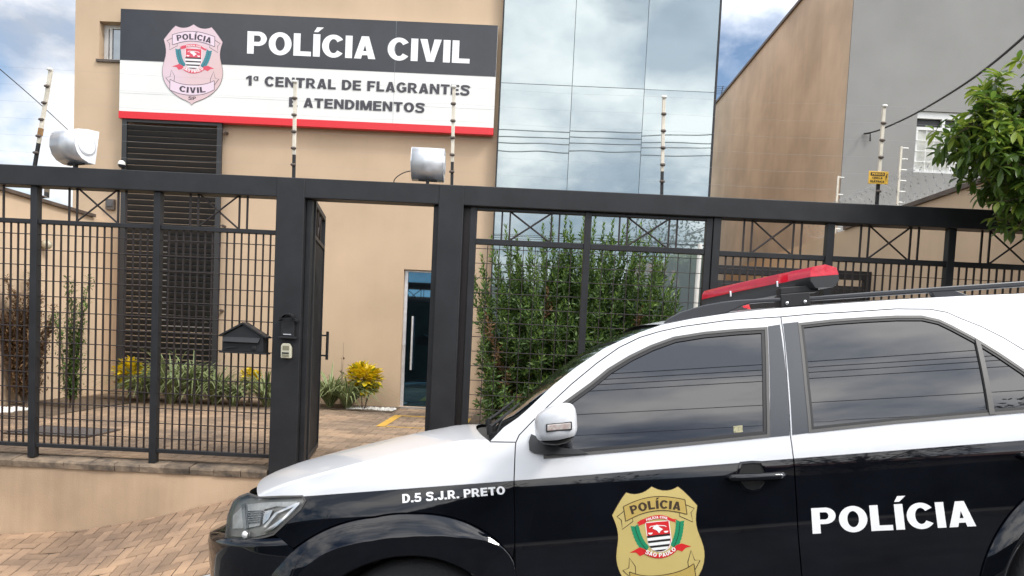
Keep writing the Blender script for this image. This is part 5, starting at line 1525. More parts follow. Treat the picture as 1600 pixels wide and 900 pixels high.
CM = dict(
    white=mat('white_car_paint', (0.63, 0.64, 0.66), 0.30, coat=0.6, var=0.025, scale=2.5),
    black=mat('black_car_paint', (0.0042, 0.005, 0.0085), 0.03, ior=1.52, col2=(0.0018, 0.0022, 0.004), scale=4),
    glass=mat('tinted_car_glass', (0.010, 0.010, 0.012), 0.015, ior=1.72, coat=0.0),
    screen=mat('windscreen_glass', (0.008, 0.010, 0.009), 0.02, ior=1.5),
    rubber=mat('grey_window_seal', (0.075, 0.072, 0.068), 0.45),
    seal=mat('black_seal', (0.006, 0.006, 0.007), 0.55),
    satin=mat('satin_pillar_film', (0.040, 0.045, 0.052), 0.32),
    plastic=mat('dark_grey_plastic', (0.028, 0.029, 0.031), 0.45),
    rail=mat('anthracite_rail', (0.055, 0.057, 0.062), 0.32, 0.4),
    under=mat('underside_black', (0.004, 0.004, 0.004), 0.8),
    tyre=mat('tyre_rubber', (0.016, 0.016, 0.017), 0.8, bump=0.3, bscale=80),
    rim=mat('alloy_rim', (0.55, 0.55, 0.56), 0.3, 1.0),
    chrome=mat('chrome', (0.80, 0.80, 0.81), 0.08, 1.0),
    reflector=mat('lamp_reflector', (0.82, 0.82, 0.81), 0.3, 0.35, var=0.15, scale=30),
    lamp_dark=mat('lamp_bezel', (0.46, 0.45, 0.42), 0.28, 0.4),
    decal_white=mat('white_vinyl_letters', (0.82, 0.82, 0.82), 0.35),
    red=mat('red_lens', (0.50, 0.012, 0.028), 0.22, coat=0.5, var=0.10, scale=25),
    red_bright=mat('bright_red_lens', (0.66, 0.02, 0.045), 0.2, coat=0.5, var=0.12, scale=60),
    amber=mat('amber_lens', (0.55, 0.20, 0.12), 0.2),
)
def clear_cover(name):
    m, nt, b = new_mat(name)
    gl = nt.nodes.new('ShaderNodeBsdfGlossy'); gl.inputs['Roughness'].default_value = 0.03
    tr = nt.nodes.new('ShaderNodeBsdfTransparent'); tr.inputs[0].default_value = (0.94, 0.94, 0.92, 1)
    fr = nt.nodes.new('ShaderNodeFresnel'); fr.inputs[0].default_value = 1.5
    mx = nt.nodes.new('ShaderNodeMixShader')
    nt.links.new(fr.outputs[0], mx.inputs[0]); nt.links.new(tr.outputs[0], mx.inputs[1]); nt.links.new(gl.outputs[0], mx.inputs[2])
    nt.links.new(mx.outputs[0], nt.nodes['Material Output'].inputs[0])
    return m
CM['cover'] = clear_cover('clear_lamp_cover')
DIV = 1.061      # white above, black below
SEAM_F = [(805, 892), (804.5, 850), (804, 800), (803, 752), (805, 700), (806, 691)]
SEAM_TOP1 = [(811, 680), (833, 657), (862, 629), (893, 600), (933, 567), (967, 543), (1000, 527), (1030, 518), (1067, 510), (1133, 501), (1180, 497.5)]
SEAM_TOP2 = [(1270, 490.5), (1333, 487), (1400, 482.5), (1453, 483), (1480, 488), (1500, 497), (1533, 510), (1567, 527), (1600, 547)]
SEAM_B = [(1220, 495), (1225, 530), (1230, 597), (1235, 680), (1240, 717), (1243, 760), (1247, 833), (1252, 890)]
ROOF_E = [(765, 690), (787, 667), (809, 652), (823, 640), (863, 602), (900, 573), (943, 544), (977, 528), (1000, 518.5), (1033, 507), (1083, 497), (1133, 489.5), (1200, 482), (1300, 474.5), (1400, 467.5), (1500, 462), (1600, 458)]
RIDGE = [(404, 777), (417, 770), (450, 757), (500, 743), (550, 729.5), (600, 717), (660, 703), (727, 690), (765, 690)]
ARCH_S = [(0, .435), (20, .463), (40, .568), (53, .583), (66, .584), (86, .578), (102, .587), (117, .62), (135, .66), (150, .69), (180, .70), (205, .70)]
ARCH_C = [(0, .430), (20, .456), (40, .560), (46, .566), (56, .547), (65, .519), (78, .495), (90, .487), (105, .50), (115, .523), (127, .556), (150, .59), (180, .60), (205, .60)]
ARCH_O = [(0, .405), (90, .405), (110, .415), (134, .44), (150, .45), (205, .46)]
ARCH_R = [(-25, .555), (205, .555)]

def build_car():
    random.seed(9)
    car = empty('police_car', (0, 0, 0), 'black and white police sports utility vehicle parked nose downhill before the gate', 'police car')
    car.matrix_world = CAR_M
    BW = [CM['black'], CM['white']]
    arc = lambda cx, tab, a0, a1, n=24: [(cx + lerp_tab(tab, a0 + (a1 - a0) * i / n) * math.cos(R(a0 + (a1 - a0) * i / n)), ZAX + lerp_tab(tab, a0 + (a1 - a0) * i / n) * math.sin(R(a0 + (a1 - a0) * i / n))) for i in range(n + 1)]
    seam_f, seam_b = cps(SEAM_F), cps(SEAM_B)
    top1, top2 = cps(SEAM_TOP1), cps(SEAM_TOP2)
    roof_e, ridge = cps(ROOF_E), cps(RIDGE)
    rear_edge = [(2.90, 1.42), (2.965, 1.30), (2.972, 1.18), (2.93, 1.06), (2.86, 0.97)]
    HEAD = [(476, 782.5), (469, 795), (449, 813), (427, 834), (413, 838), (385, 843), (360, 848), (353, 843), (354, 830), (357, 805), (365, 785), (374, 777), (387, 772), (404, 778), (440, 776.5), (472, 776)]
    head = cps(HEAD)
    # fender
    f_out = cps([(477.5, 782), (470.5, 795), (451, 814), (429, 836)]) + [cp(457, 858)]
    f_out += arc(AXF, ARCH_S, 134, 40, 26)[1:]
    f_out += seam_f[1:] + list(reversed(ridge[:-1])) + cps([(440, 775), (473, 774.5)])
    f_out = [p for i, p in enumerate(f_out) if i == 0 or math.dist(p, f_out[i - 1]) > 0.004]
    # doors
    front = [(0.578, 0.36)] + [p for p in seam_f if p[1] > 0.4] + top1 + seam_b + [(1.735, 0.36)]
    rear = [(1.735, 0.36)] + list(reversed(seam_b)) + top2 + rear_edge + arc(AXR, ARCH_R, 112, 176, 16) + [(2.42, 0.36)]
    shell = roof_e + [(3.3, 1.665), (3.70, 1.615), (3.80, 1.45), (3.89, 1.15), (3.93, 0.9), (3.93, 0.5), (3.54, 0.44)] + arc(AXR, ARCH_R, 4, 111, 22) + list(reversed(rear_edge)) + list(reversed(top2)) + [seam_b[0]] + list(reversed(top1)) + [cp(806, 691)]
    WF = cps([(850, 688), (876, 632), (923, 598), (950, 576), (983, 556), (1017, 539.5), (1053, 526.5), (1100, 519), (1150, 514.5), (1198, 511.5), (1200, 560), (1201, 620), (1202, 682), (1100, 692.5), (1000, 702.5), (905, 711), (850, 716)])
    WR = cps([(1247, 505.5), (1300, 499.5), (1350, 496), (1400, 493.5), (1440, 493.5), (1467, 499.5), (1487, 509), (1521, 527), (1560, 551), (1600, 578), (1636, 606), (1648, 632), (1640, 640), (1548, 648), (1400, 661), (1264, 675.5), (1257, 600)])
    WQ = [(3.06, 1.21), (3.58, 1.23), (3.545, 1.36), (3.49, 1.49), (3.42, 1.545), (3.30, 1.56), (3.14, 1.565)]
    rings = {}
    for side in (-1, 1):
        far = side > 0
        fen = panel('front_fender', inset(f_out, 0.002), BW, car, split=DIV, side=side)
        sh = panel('body_shell', inset(shell, 0.002), BW, car, split=DIV, side=side, holes=[WQ])
        # wheel arch flares
        for cx, ts, tc, to, a0, a1 in ((AXF, ARCH_S, ARCH_C, ARCH_O, -8, 205), (AXR, ARCH_R, [(-25, .485), (205, .485)], ARCH_O, -20, 200)):
            n = 64; rows = []
            for i in range(n + 1):
                a = a0 + (a1 - a0) * i / n; ca, sa = math.cos(R(a)), math.sin(R(a))
                rs, rc, ro = lerp_tab(ts, a), lerp_tab(tc, a), min(lerp_tab(to, a), lerp_tab(tc, a) - 0.012)
                row = []
                w = min(1, (rs - rc) / 0.06)
                for r, o in ((rs + .001, -0.012), (rs - 0.003, -0.004), (rs - 0.006, 0.003), (rs * .7 + rc * .3, 0.011 * w + .003), (rs * .4 + rc * .6, 0.021 * w + .004), (rc + .004, 0.030 * w + .005), (rc, 0.031 * w + .005), (rc - 0.004, 0.0305 * w + .004), (rc * .5 + ro * .5, 0.024 * w + .002), (ro + .006, 0.015 * w + .000), (ro, 0.008 * w - .004), (ro + 0.003, -0.06)):
                    x, z = cx + r * ca, ZAX + r * sa
                    row.append((x, side * (hw(x, max(z, 0.25)) + o), z))
                rows.append(row)
            b = MB(); b.grid(rows); b.build('wheel_arch', CM['black'], car, smooth=True, angle=24)
            b = MB(); rr = []
            for i in range(33):
                a = R(-25 + 230 * i / 32); rr.append([(cx + 0.46 * math.cos(a), side * y, ZAX + 0.46 * math.sin(a)) for y in (0.885, 0.52)])
            b.grid(rr); b.build('wheel_housing', CM['under'], car, smooth=True)
        # doors with glass, seals, film and handles
        for nm, out, W, hx in (('front_door', front, WF, None), ('rear_door', rear, WR, None)):
            d = panel(nm, inset(out, 0.0025), BW, car, split=DIV, side=side, holes=[W])
            panel('window_seal', inset(W, -0.002), [CM['rubber']], d, off=0.004, holes=[inset(W, 0.010)], side=side, lip=0.02)
            panel('inner_seal', inset(W, 0.0105), [CM['seal']], d, off=0.0015, holes=[inset(W, 0.024 if nm == 'front_door' else 0.021)], side=side, lip=0.02)
            panel('window', inset(W, 0.015), [CM['glass']], d, off=-0.004, side=side, lip=0, step=0.06)
        w = panel('quarter_window', inset(WQ, 0.004), [CM['glass']], sh, off=-0.004, side=side, lip=0)
        panel('pillar_film', inset(cps([(1199.5, 509.5), (1218.8, 506.5), (1226, 560), (1230.8, 610), (1234, 680.5), (1202, 683.5)]), 0.001), [CM['satin']], car, off=0.0022, side=side, lip=0.002)
        panel('pillar_film', inset(cps([(1223.2, 505.2), (1247.5, 502.5), (1257, 600), (1264, 676.5), (1237.5, 680), (1232.8, 600)]), 0.001), [CM['satin']], car, off=0.0022, side=side, lip=0.002)
        panel('glass_divider', cps([(1522.5, 529), (1530.5, 534), (1553.5, 647), (1545, 648)]), [CM['rubber']], car, off=0.007, side=side, lip=0.012)
        sill = MB()
        sill.grid([[(x, side * (hw(x, 0.36) - o), z) for x in [0.60 + 1.80 * i / 12 for i in range(13)]] for o, z in ((0.01, 0.365), (-0.06, 0.36), (-0.075, 0.335), (-0.05, 0.31), (0.10, 0.30))])
        sill.build('side_step', CM['plastic'], car, smooth=True, angle=40)
        # lamps
        hl = panel('headlight', inset(head, 0.002), [CM['lamp_dark']], car, off=-0.028, side=side, lip=-0.026, step=0.03)
        panel('reflector', cps([(362, 806), (380, 789), (410, 786), (440, 785), (463, 784.5), (455, 793), (430, 792), (407, 798), (404, 822), (385, 826), (361, 827)]), [CM['reflector']], hl, off=-0.016, side=side, lip=0.004, step=0.03)
        panel('reflector', cps([(410, 800), (425, 797), (418, 812), (409, 820)]), [CM['chrome']], hl, off=-0.012, side=side, lip=0.004, step=0.03)
        panel('trim_strip', cps([(410, 824), (428, 802), (462, 786), (467, 785), (466, 789), (446, 809), (424, 829), (411, 834), (410, 831), (440, 810), (458, 792), (432, 803), (414, 825)]), [CM['chrome']], hl, off=-0.010, side=side, lip=0.003, step=0.03)
        c = carpt(383.5, 836)
        b = MB(); b.lathe([(0.0, 0.014), (0.012, 0.012), (0.018, 0.0), (0.019, -0.006)], Matrix.Translation((c.x, side * (abs(c.y) - 0.004), c.z)) @ Matrix.Rotation(R(90 if not far else -90), 4, 'X'), 16)
        b.build('bulb', CM['reflector'], hl, smooth=True)
        panel('cover', inset(head, 0.003), [CM['cover']], hl, off=0.003, side=side, lip=0.004, step=0.03)
        panel('seal', inset(head, -0.006), [CM['rubber']], hl, off=0.0028, side=side, lip=0.006, holes=[inset(head, 0.0015)], step=0.03)
        for k in range(6):
            y0 = 799 + 3.6 * k
            panel('trim_strip', cps([(386, y0), (412 - k * 1.2, y0 - 2.2), (412 - k * 1.2, y0 - 0.6), (386, y0 + 1.6)]), [CM['chrome']], hl, off=-0.008, side=side, lip=0.004, step=0.03)
        panel('trim_strip', cps([(376, 789), (384, 786), (386, 826), (379, 827)]), [CM['chrome']], hl, off=-0.009, side=side, lip=0.004, step=0.03)
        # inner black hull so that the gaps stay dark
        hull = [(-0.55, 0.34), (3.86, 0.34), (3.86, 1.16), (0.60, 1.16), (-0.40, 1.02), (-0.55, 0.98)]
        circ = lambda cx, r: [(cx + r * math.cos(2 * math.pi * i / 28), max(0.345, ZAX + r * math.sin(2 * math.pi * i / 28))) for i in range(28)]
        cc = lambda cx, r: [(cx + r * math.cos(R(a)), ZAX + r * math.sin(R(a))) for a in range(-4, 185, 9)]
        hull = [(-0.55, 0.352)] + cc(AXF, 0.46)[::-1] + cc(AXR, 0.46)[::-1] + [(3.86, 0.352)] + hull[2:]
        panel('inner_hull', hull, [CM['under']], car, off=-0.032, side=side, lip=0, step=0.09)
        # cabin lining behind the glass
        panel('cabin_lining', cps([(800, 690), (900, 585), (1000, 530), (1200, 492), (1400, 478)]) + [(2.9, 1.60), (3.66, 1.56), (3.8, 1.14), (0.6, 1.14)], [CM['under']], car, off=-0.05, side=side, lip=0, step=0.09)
        # wheels
        for cx in (AXF, AXR):
            y = side * 0.745
            wh = empty('wheel', (cx, y, ZAX)); wh.parent = car
            mt = Matrix.Rotation(R(90 * -side), 4, 'X')
            b = MB(); b.lathe([(0.225, -0.115), (0.30, -0.128), (0.355, -0.122), (0.381, -0.10), (0.386, 0.0), (0.381, 0.10), (0.355, 0.122), (0.30, 0.128), (0.225, 0.115)], mt, 48)
            b.build('tyre', CM['tyre'], wh, smooth=True, angle=50)
            b = MB(); b.lathe([(0.226, 0.112), (0.218, 0.10), (0.205, 0.06), (0.20, -0.11)], mt, 40)
            for k in range(6):
                a = R(60 * k); m2 = mt @ Matrix.Rotation(a, 4, 'Z')
                b.add([m2 @ Vector(p) for p in ((0.04, -0.035, 0.085), (0.215, -0.028, 0.10), (0.215, 0.028, 0.10), (0.04, 0.035, 0.085), (0.04, -0.04, 0.05), (0.21, -0.035, 0.06), (0.21, 0.035, 0.06), (0.04, 0.04, 0.05))],
                      [(0, 1, 2, 3), (0, 4, 5, 1), (1, 5, 6, 2), (2, 6, 7, 3), (4, 7, 6, 5)])
            b.lathe([(0, 0.098), (0.05, 0.094), (0.06, 0.07), (0.062, 0.04)], mt, 20)
            b.build('rim', CM['rim'], wh, smooth=True, angle=30)
            b = MB(); b.lathe([(0.0, 0.03), (0.16, 0.03), (0.16, 0.0)], mt, 24); b.build('brake_disc', CM['rim'], wh, smooth=True, angle=30)
        # roof rail: a blade shaped foot running out into a slim bar
        yl = -0.635
        up = [(1037, 505), (1043, 498), (1060, 489), (1080, 482.5), (1100, 477), (1125, 472.5), (1150, 469.5), (1200, 466.5), (1270, 463.5), (1335, 458.5), (1400, 453.5), (1500, 446.5), (1600, 439.5)]
        lo = [(1040, 506.5), (1083, 498.5), (1133, 490), (1146, 485), (1158, 479), (1172, 474.5), (1195, 472.5), (1270, 470), (1335, 465.5), (1400, 461), (1500, 454.5), (1600, 448)]
        U = [(carplane(*p, yl).x, carplane(*p, yl).z) for p in up]; Lw = [(carplane(*p, yl).x, carplane(*p, yl).z) for p in lo]
        U += [(3.15, U[-1][1] - 0.02), (3.40, U[-1][1] - 0.055), (3.48, U[-1][1] - 0.11)]; Lw += [(3.10, Lw[-1][1] - 0.02), (3.25, Lw[-1][1] - 0.06)]
        poly = list(reversed(U)) + Lw
        b = MB(); b.prism(poly, lambda u, v, d: (u, side * d, v), 0.615, 0.652)
        r = b.build('roof_rail', CM['rail'], car, bevel=0.006)
        ft = [(carplane(*p, yl).x, carplane(*p, yl).z) for p in ((1452, 456), (1490, 454), (1514, 463.5), (1459, 466.5))]
        b = MB(); b.prism(ft, lambda u, v, d: (u, side * d, v), 0.617, 0.650); b.build('rail_foot', CM['rail'], r, bevel=0.003)
        # mirror
        c0 = carpt(868, 663); c = Vector((c0.x + 0.0, side * 1.065, c0.z)) if far else carplane(868, 662, -1.065)
        if far: c = Vector((carplane(868, 662, -1.065).x, 1.065, carplane(868, 662, -1.065).z))
        def sup(u, v, e1, e2):
            f = lambda t, e: math.copysign(abs(t) ** e, t)
            return (f(math.cos(v), e1) * f(math.cos(u), e2), f(math.cos(v), e1) * f(math.sin(u), e2), f(math.sin(v), e1))
        def shell_part(name, m, v0, v1, sx, sy, sz, dz=0, dxf=0.0):
            b = MB(); rows = []
            for i in range(13):
                v = v0 + (v1 - v0) * i / 12; row = []
                for j in range(40):
                    q = sup(2 * math.pi * j / 40, v, 0.55, 0.62)
                    t = 1 - 0.20 * max(0, -q[0]) * (1 if q[2] > 0 else 0.5)
                    row.append(c + Vector((q[0] * sx, q[1] * sy * side * -1 * t, q[2] * sz * (1 - 0.22 * max(0, -q[0])) + dz + q[0] * 0.012)))
                rows.append(row)
            b.grid(rows, closed=True)
            return b.build(name, m, car, smooth=True)
        mir = shell_part('mirror', CM['white'], -0.72, math.pi / 2, 0.083, 0.12, 0.074)
        b2 = shell_part('mirror_base', CM['plastic'], -math.pi / 2, -0.70, 0.078, 0.112, 0.082)
        arm = panel('mirror_base', inset(cps([(830, 678), (826, 690), (827, 703), (835, 708), (850, 710), (900, 709.5), (918, 708), (905, 702), (880, 700), (860, 694), (845, 684)]), 0), [CM['plastic']], car, off=0.012, side=side, lip=0.012, step=0.03)
        b = MB(); b.obox(Matrix.Translation(c + Vector((0.0, -side * 0.10, -0.066))), 0.055, 0.10, 0.014); b.build('mirror_arm', CM['plastic'], car, bevel=0.008)
        if not far:
            q = [carplane(*p, -1.189) for p in ((855, 664), (892, 660.5), (892, 670.5), (855, 673.5))]
            b = MB(); cxm = sum((p for p in q), Vector()) / 4
            b.add([p + Vector((0, 0.0, 0)) for p in q] + [p + Vector((0, 0.03, 0)) for p in q], [(0, 1, 2, 3), (0, 4, 5, 1), (1, 5, 6, 2), (2, 6, 7, 3), (3, 7, 4, 0)])
            b.build('turn_signal', mat('clear_signal', (0.52, 0.50, 0.48), 0.15, col2=(0.40, 0.30, 0.27), scale=60), mir, bevel=0.003)
            q = [carplane(*p, -1.186) for p in ((853, 662.5), (894, 658.5), (894, 672), (853, 675.5))]
            b = MB(); b.add(list(q) + [p + Vector((0, 0.03, 0)) for p in q], [(0, 1, 2, 3), (0, 4, 5, 1), (1, 5, 6, 2), (2, 6, 7, 3), (3, 7, 4, 0)]); b.build('signal_frame', CM['plastic'], mir, bevel=0.003)
        # handles
        for (cupx, bar0, bar1, key) in ((cps([(1159, 725), (1175, 723.5), (1188, 724), (1194, 735), (1196, 745), (1193, 755), (1186, 763), (1176, 766), (1166, 763), (1158, 754), (1154, 742)]), (1135, 746.5), (1227, 742), (1216, 742.5)), (None, (1590, 712), (1682, 708), None)):
            if cupx is None: cupx = [(p[0] + cp(1590, 712)[0] - cp(1135, 746.5)[0], p[1] + cp(1590, 712)[1] - cp(1135, 746.5)[1]) for p in cps([(1159, 725), (1175, 723.5), (1188, 724), (1194, 735), (1196, 745), (1193, 755), (1186, 763), (1176, 766), (1166, 763), (1158, 754), (1154, 742)])]
            h = panel('handle_recess_shade', cupx, [CM['under']], car, off=0.001, side=side, lip=0, step=0.04)  # flat dark patch, painted shade of the handle recess
            panel('handle_rim', inset(cupx, -0.010), [CM['black']], car, off=0.006, side=side, lip=0.006, step=0.04, holes=[inset(cupx, -0.002)])
            a, e = cp(*bar0), cp(*bar1)
            b = MB(); n = 12; path = []; rs = []
            for i in range(n + 1):
                f = i / n; x, z = a[0] + (e[0] - a[0]) * f, a[1] + (e[1] - a[1]) * f
                path.append((x, side * (hw(x, z) + 0.008 + 0.026 * math.sin(math.pi * min(1, max(0, f))) ** 0.6), z)); rs.append(0.016 if 0 < i < n else 0.008)
            b.tube(path, rs, 10); b.build('door_handle', CM['black'], car, smooth=True)
            if key:
                kx = cp(*key); b = MB(); b.lathe([(0, 0.003), (0.0085, 0.002), (0.009, -0.004)], Matrix.Translation((kx[0], side * (hw(*kx) + 0.034), kx[1])) @ Matrix.Rotation(R(-side * 90), 4, 'X'), 14); b.build('keyhole', CM['chrome'], car, smooth=True)
    # ---- skins across the car
    def loft(name, edge, m, crown, bow, n=28, tuck=False, smooth=True):
        rows = []
        for k, (x, z) in enumerate(edge):
            b0 = hw(x, z); row = []; cr = crown(k, x); bw = bow(k, x)
            for j in range(n + 1):
                t = -1 + 2 * j / n; s = 1 - t * t
                row.append((x - bw * s, t * b0, z + cr * (s if abs(t) < 1 else 0)))
            if tuck:
                e = lambda sd: (x, sd * (hw(x, z - 0.014) - 0.003), z - 0.014)
                row = [e(-1)] + row + [e(1)]
            rows.append(row)
        b = MB(); b.grid(rows); return b.build(name, m, car, smooth=smooth)
    hood_e = resample(ridge, 26)
    loft('hood', hood_e, CM['white'], lambda k, x: 0.050, lambda k, x: 0.17 - 0.07 * k / 25, tuck=True)
    re = hood_e[-1]
    cowl = [(re[0] + 0.004, re[1] - 0.012), (re[0] + 0.06, re[1] - 0.02), (re[0] + 0.12, re[1] + 0.0)]
    loft('cowl_panel', cowl, CM['plastic'], lambda k, x: 0.045, lambda k, x: 0.10)
    ws = resample([p for p in roof_e[:10]], 20)
    loft('windshield', [(x + 0.004, z - 0.003) for x, z in ws], CM['screen'], lambda k, x: 0.030 + 0.012 * k / 19, lambda k, x: 0.035 - 0.01 * k / 19)
    rf = resample(roof_e[9:] + [(3.3, 1.665), (3.70, 1.615)], 30)
    loft('roof', [(x, z) for x, z in rf], CM['white'], lambda k, x: 0.042, lambda k, x: 0.065 * max(0, 1 - k / 9) ** 1.5)
    # wiper arms on the cowl
    for yy, ln in ((-0.55, 0.60), (0.12, 0.55)):
        wx = re[0] - 0.10 * (1 - (yy / 0.86) ** 2); wz = re[1] + 0.045 * (1 - (yy / .86) ** 2)
        b = MB(); b.tube([(wx + 0.05, yy, wz - 0.01), (wx + 0.05, yy, wz + 0.03)], 0.016, 10)
        b.tube([(wx + 0.05, yy, wz + 0.025), (wx + 0.10, yy + 0.2, wz + 0.055), (wx + 0.19, yy + ln, wz + 0.12)], [0.010, 0.008, 0.006], 6)
        b.tube([(wx + 0.07, yy + 0.06, wz + 0.035), (wx + 0.16, yy + ln * .9, wz + 0.085)], 0.007, 6)
        b.build('wiper', CM['seal'], car, smooth=True, angle=50)
    # nose: bumper wrapped round the front, grille, number plate
    def nose_row(z, x_end, n=20, push=0.0):
        a = nose_a(z) + NOSE_X0; pts = []
        b0 = body_b(z)
        s_end = min(max((NOSE_X0 - x_end) / a, 0), 1)
        t_end = math.asin(s_end ** (NOSE_N / 2))
        for i in range(n + 1):
            t = t_end + (math.pi / 2 - t_end) * i / n
            pts.append((NOSE_X0 - a * math.sin(t) ** (2 / NOSE_N) - push, -(b0 * max(0.0, math.cos(t)) ** (2 / NOSE_N) + push * 0.5), z))
        return pts + [(x, -y, z) for x, y, z in reversed(pts[:-1])]
    def xe(z): return lerp_tab([(0.25, -0.30), (0.80, -0.27), (0.852, -0.335), (0.917, -0.42)], z)
    zs = [0.28, 0.32, 0.40, 0.50, 0.60, 0.68, 0.74, 0.80, 0.86, 0.895, 0.903]
    b = MB(); b.grid([nose_row(z, xe(z), 20, p) for z, p in zip(zs, [-0.05, 0, 0.003, 0.003, 0.003, 0.003, 0.004, 0.006, 0.006, 0.002, -0.06])]); b.build('front_bumper', CM['black'], car, smooth=True)
    b = MB(); b.grid([nose_row(z, -0.50, 16, -0.10) for z in (0.88, 0.95, 1.02, 1.06)]); b.build('grille_backing', CM['under'], car, smooth=True)
    for z in (0.925, 0.965, 1.005):
        r = [p for p in nose_row(z, -0.6, 24, -0.09) if abs(p[1]) < 0.42]
        b = MB(); b.tube([(x, y, zz) for x, y, zz in r], 0.012, 6); b.build('grille_bar', CM['chrome'], car, smooth=True)
    # tail
    tail = [(3.70, 1.612), (3.80, 1.45), (3.89, 1.15), (3.93, 0.9), (3.93, 0.62)]
    b = MB(); b.grid([[(x + 0.06 * (1 - t * t), t * hw(x, z), z) for t in [-1 + 2 * j / 12 for j in range(13)]] for x, z in resample(tail, 14)]); tg = b.build('tailgate', BW[0], car, smooth=True)
    b = MB(); b.grid([[(x + 0.068 * (1 - t * t) + 0.004, t * hw(x, z) * 0.8, z) for t in [-1 + 2 * j / 12 for j in range(13)]] for x, z in resample([(3.725, 1.57), (3.80, 1.45), (3.875, 1.2)], 8)]); b.build('rear_window', CM['glass'], tg, smooth=True)
    for s in (-1, 1):
        b = MB(); b.grid([[(x + o, s * (hw(x, z) - i), z) for o, i in ((-0.12, -0.003), (0.008, -0.003), (0.03, 0.14))] for x, z in resample([(3.885, 1.16), (3.93, 0.92)], 5)]); b.build('taillight', CM['red'], car, smooth=True, angle=40)
    b = MB(); b.grid([[(x, t * (hw(3.93, z) + 0.0), z) for t in [-1 + 2 * j / 12 for j in range(13)]] for x, z in ((3.93, 0.62), (4.0, 0.60), (4.01, 0.45), (3.95, 0.36))]); b.build('rear_bumper', CM['black'], car, smooth=True)
    b = MB(); b.box(-0.6, 3.85, -0.62, 0.62, 0.30, 0.345); b.build('floor_pan', CM['under'], car)
    # lettering and badge on the near side
    def quad_map(bl, br, tl, tr, off):
        a, b_, c, d = cp(*bl), cp(*br), cp(*tl), cp(*tr)
        def fn(u, v):
            x = (a[0] * (1 - u) + b_[0] * u) * (1 - v) + (c[0] * (1 - u) + d[0] * u) * v
            z = (a[1] * (1 - u) + b_[1] * u) * (1 - v) + (c[1] * (1 - u) + d[1] * u) * v
            return (x, -(hw(x, z) + off), z)
        return fn
    b = MB(); add_text(b, 'D.5 S.J.R. PRETO', quad_map((629, 786), (789.5, 772), (628.5, 772), (788.5, 759.5), 0.002), 0, 0.09); b.build('unit_lettering', CM['decal_white'], car, fix=False)
    b = MB(); add_text(b, 'POLÍCIA', quad_map((1269.5, 834), (1525, 822), (1267, 794), (1519, 782), 0.002), 0, 0.09); b.build('police_lettering', CM['decal_white'], car, fix=False)
    A, B_, Cc = cp(960, 808), cp(1090, 793), cp(1018, 760.5)
    ux, uz = B_[0] - A[0], B_[1] - A[1]; W = math.hypot(ux, uz) * 1.02; ux, uz = ux / math.hypot(ux, uz), uz / math.hypot(ux, uz)
    def bm(u, v, l):
        x = Cc[0] + W * (u * ux + v * uz); z = Cc[1] + W * (u * uz - v * ux)
        return (x, -(hw(x, z) + 0.0015 + 0.0004 * l), z)
    b = MB(); badge(bm, b)
    b.build('door_badge', [mat('gold_badge_film', (0.53, 0.415, 0.15), 0.35, var=0.04, scale=6), mat('gold_banner_film', (0.48, 0.345, 0.095), 0.35), mat('badge_ink', (0.045, 0.025, 0.012), 0.4), mat('badge_red', (0.62, 0.018, 0.022), 0.35),
                           mat('badge_white', (0.82, 0.82, 0.80), 0.35), mat('badge_green', (0.012, 0.24, 0.11), 0.35), mat('badge_black', (0.012, 0.010, 0.010), 0.4)], car, fix=False)
    panel('window_sticker', cps([(1146, 666), (1160, 664.5), (1161, 675), (1147, 676.5)]), [mat('paper_sticker', (0.30, 0.28, 0.16), 0.5, var=0.5, scale=90)], car, off=-0.002, lip=0.001)
    # light bar: a shallow V, red lens over a dark base, near arm towards the camera
    tip, apex = carplane(1266, 431, -0.66), carplane(1098, 466, -0.02)
    path = []
    for i in range(25):
        s = -1 + 2 * i / 24; t = abs(s)
        x = apex.x + (tip.x - apex.x) * (t ** 1.15) ; y = 0.66 * s
        zz = apex.z + (tip.z - apex.z) * t
        path.append(Vector((x, y, zz)))
    # section: (along the bar's depth, height); front edge at 0, back edge at +0.22
    dep = lambda t: 0.15
    base_s = [(0.0, -0.006), (0.0, -0.022), (0.02, -0.055), (0.10, -0.058), (0.125, -0.03), (0.125, -0.006)]
    lens_s = [(0.0, -0.006), (0.003, 0.020), (0.016, 0.038), (0.07, 0.044), (0.118, 0.026), (0.125, -0.006)]
    lens_e = [(0.0, -0.006), (0.003, 0.020), (0.016, 0.038), (0.07, 0.044), (0.118, 0.026), (0.125, -0.006)]
    lb = None
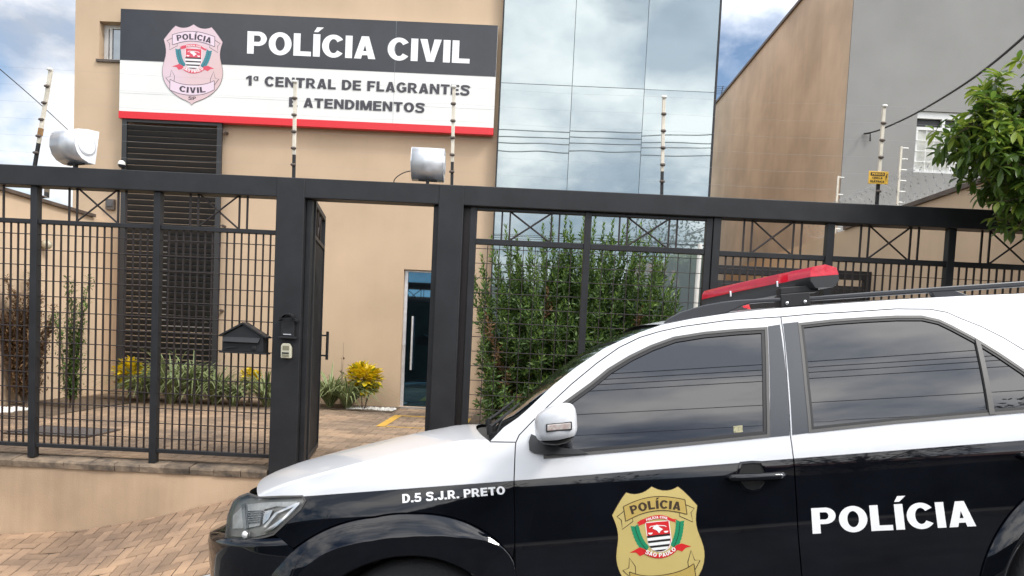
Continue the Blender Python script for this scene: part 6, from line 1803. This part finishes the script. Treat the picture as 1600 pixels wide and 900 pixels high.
    def sweep(sec, pts, m, name, parent, zoff=0.0):
        b = MB(); rows = []
        for i, p in enumerate(pts):
            row = [(p.x + u, p.y, p.z + v + zoff) for u, v in sec]; rows.append(row)
        b.grid(rows); n = len(sec); k = len(b.v)
        b.f.append(list(range(n))); b.m.append(0); b.f.append([(len(pts) - 1) * n + i for i in range(n)]); b.m.append(0)
        # close the underside / inside between first and last section point
        for i in range(len(pts) - 1): b.f.append([i * n + n - 1, (i + 1) * n + n - 1, (i + 1) * n, i * n]); b.m.append(0)
        return b.build(name, m, parent, smooth=True, angle=32)
    lb = sweep(base_s, path, CM['plastic'], 'light_bar', car)
    sweep(lens_s, path[3:-3], CM['red'], 'lens', lb, 0.0015)
    for s0 in (path[:3], path[-3:]):
        pts = [p.copy() for p in s0]
        sweep(lens_e, [p + Vector((0, 0, 0)) for p in pts], CM['red_bright'], 'end_lens', lb, 0.0015)
    for i in (3, 8, 16, 21):
        p = path[i]; b = MB(); b.box(p.x - 0.006, p.x + 0.004, p.y - 0.007, p.y + 0.007, p.z - 0.022, p.z + 0.006); b.build('clip', CM['chrome'], lb, bevel=0.002)
    for s in (-1, 1):
        q = carplane(1237, 470, -0.62); q = Vector((q.x, s * 0.60, q.z))
        b = MB(); b.box(q.x - 0.06, q.x + 0.07, q.y - 0.055 , q.y + 0.03, q.z - 0.030, q.z + 0.03); b.box(q.x - 0.05, q.x + 0.12, q.y - 0.03, q.y + 0.03, q.z + 0.031, q.z + 0.062); b.build('mount', CM['seal'], lb, bevel=0.004)
        for dx in (-0.035, 0.045):
            b = MB(); b.lathe([(0, 0.006), (0.006, 0.006), (0.008, 0.0), (0.008, -0.004)], Matrix.Translation((q.x + dx, q.y + s * 0.055 if s > 0 else q.y - 0.056, q.z - 0.012)) @ Matrix.Rotation(R(90 if s < 0 else -90), 4, 'X'), 10); b.build('bolt', CM['chrome'], lb, smooth=True)
    # maker's mark on the bar's end, small
    p = path[1]
    return car

if __name__ == '__main__':
    build_ground(); build_paving(); build_walls()
    build_station(); build_louver(); build_sign(); build_neighbour()
    zt, zb, p1a, p1b = build_fence()
    build_fence_fittings(zt)
    build_beds(); build_shrub(); build_street_tree()
    build_opposite()
    build_car()
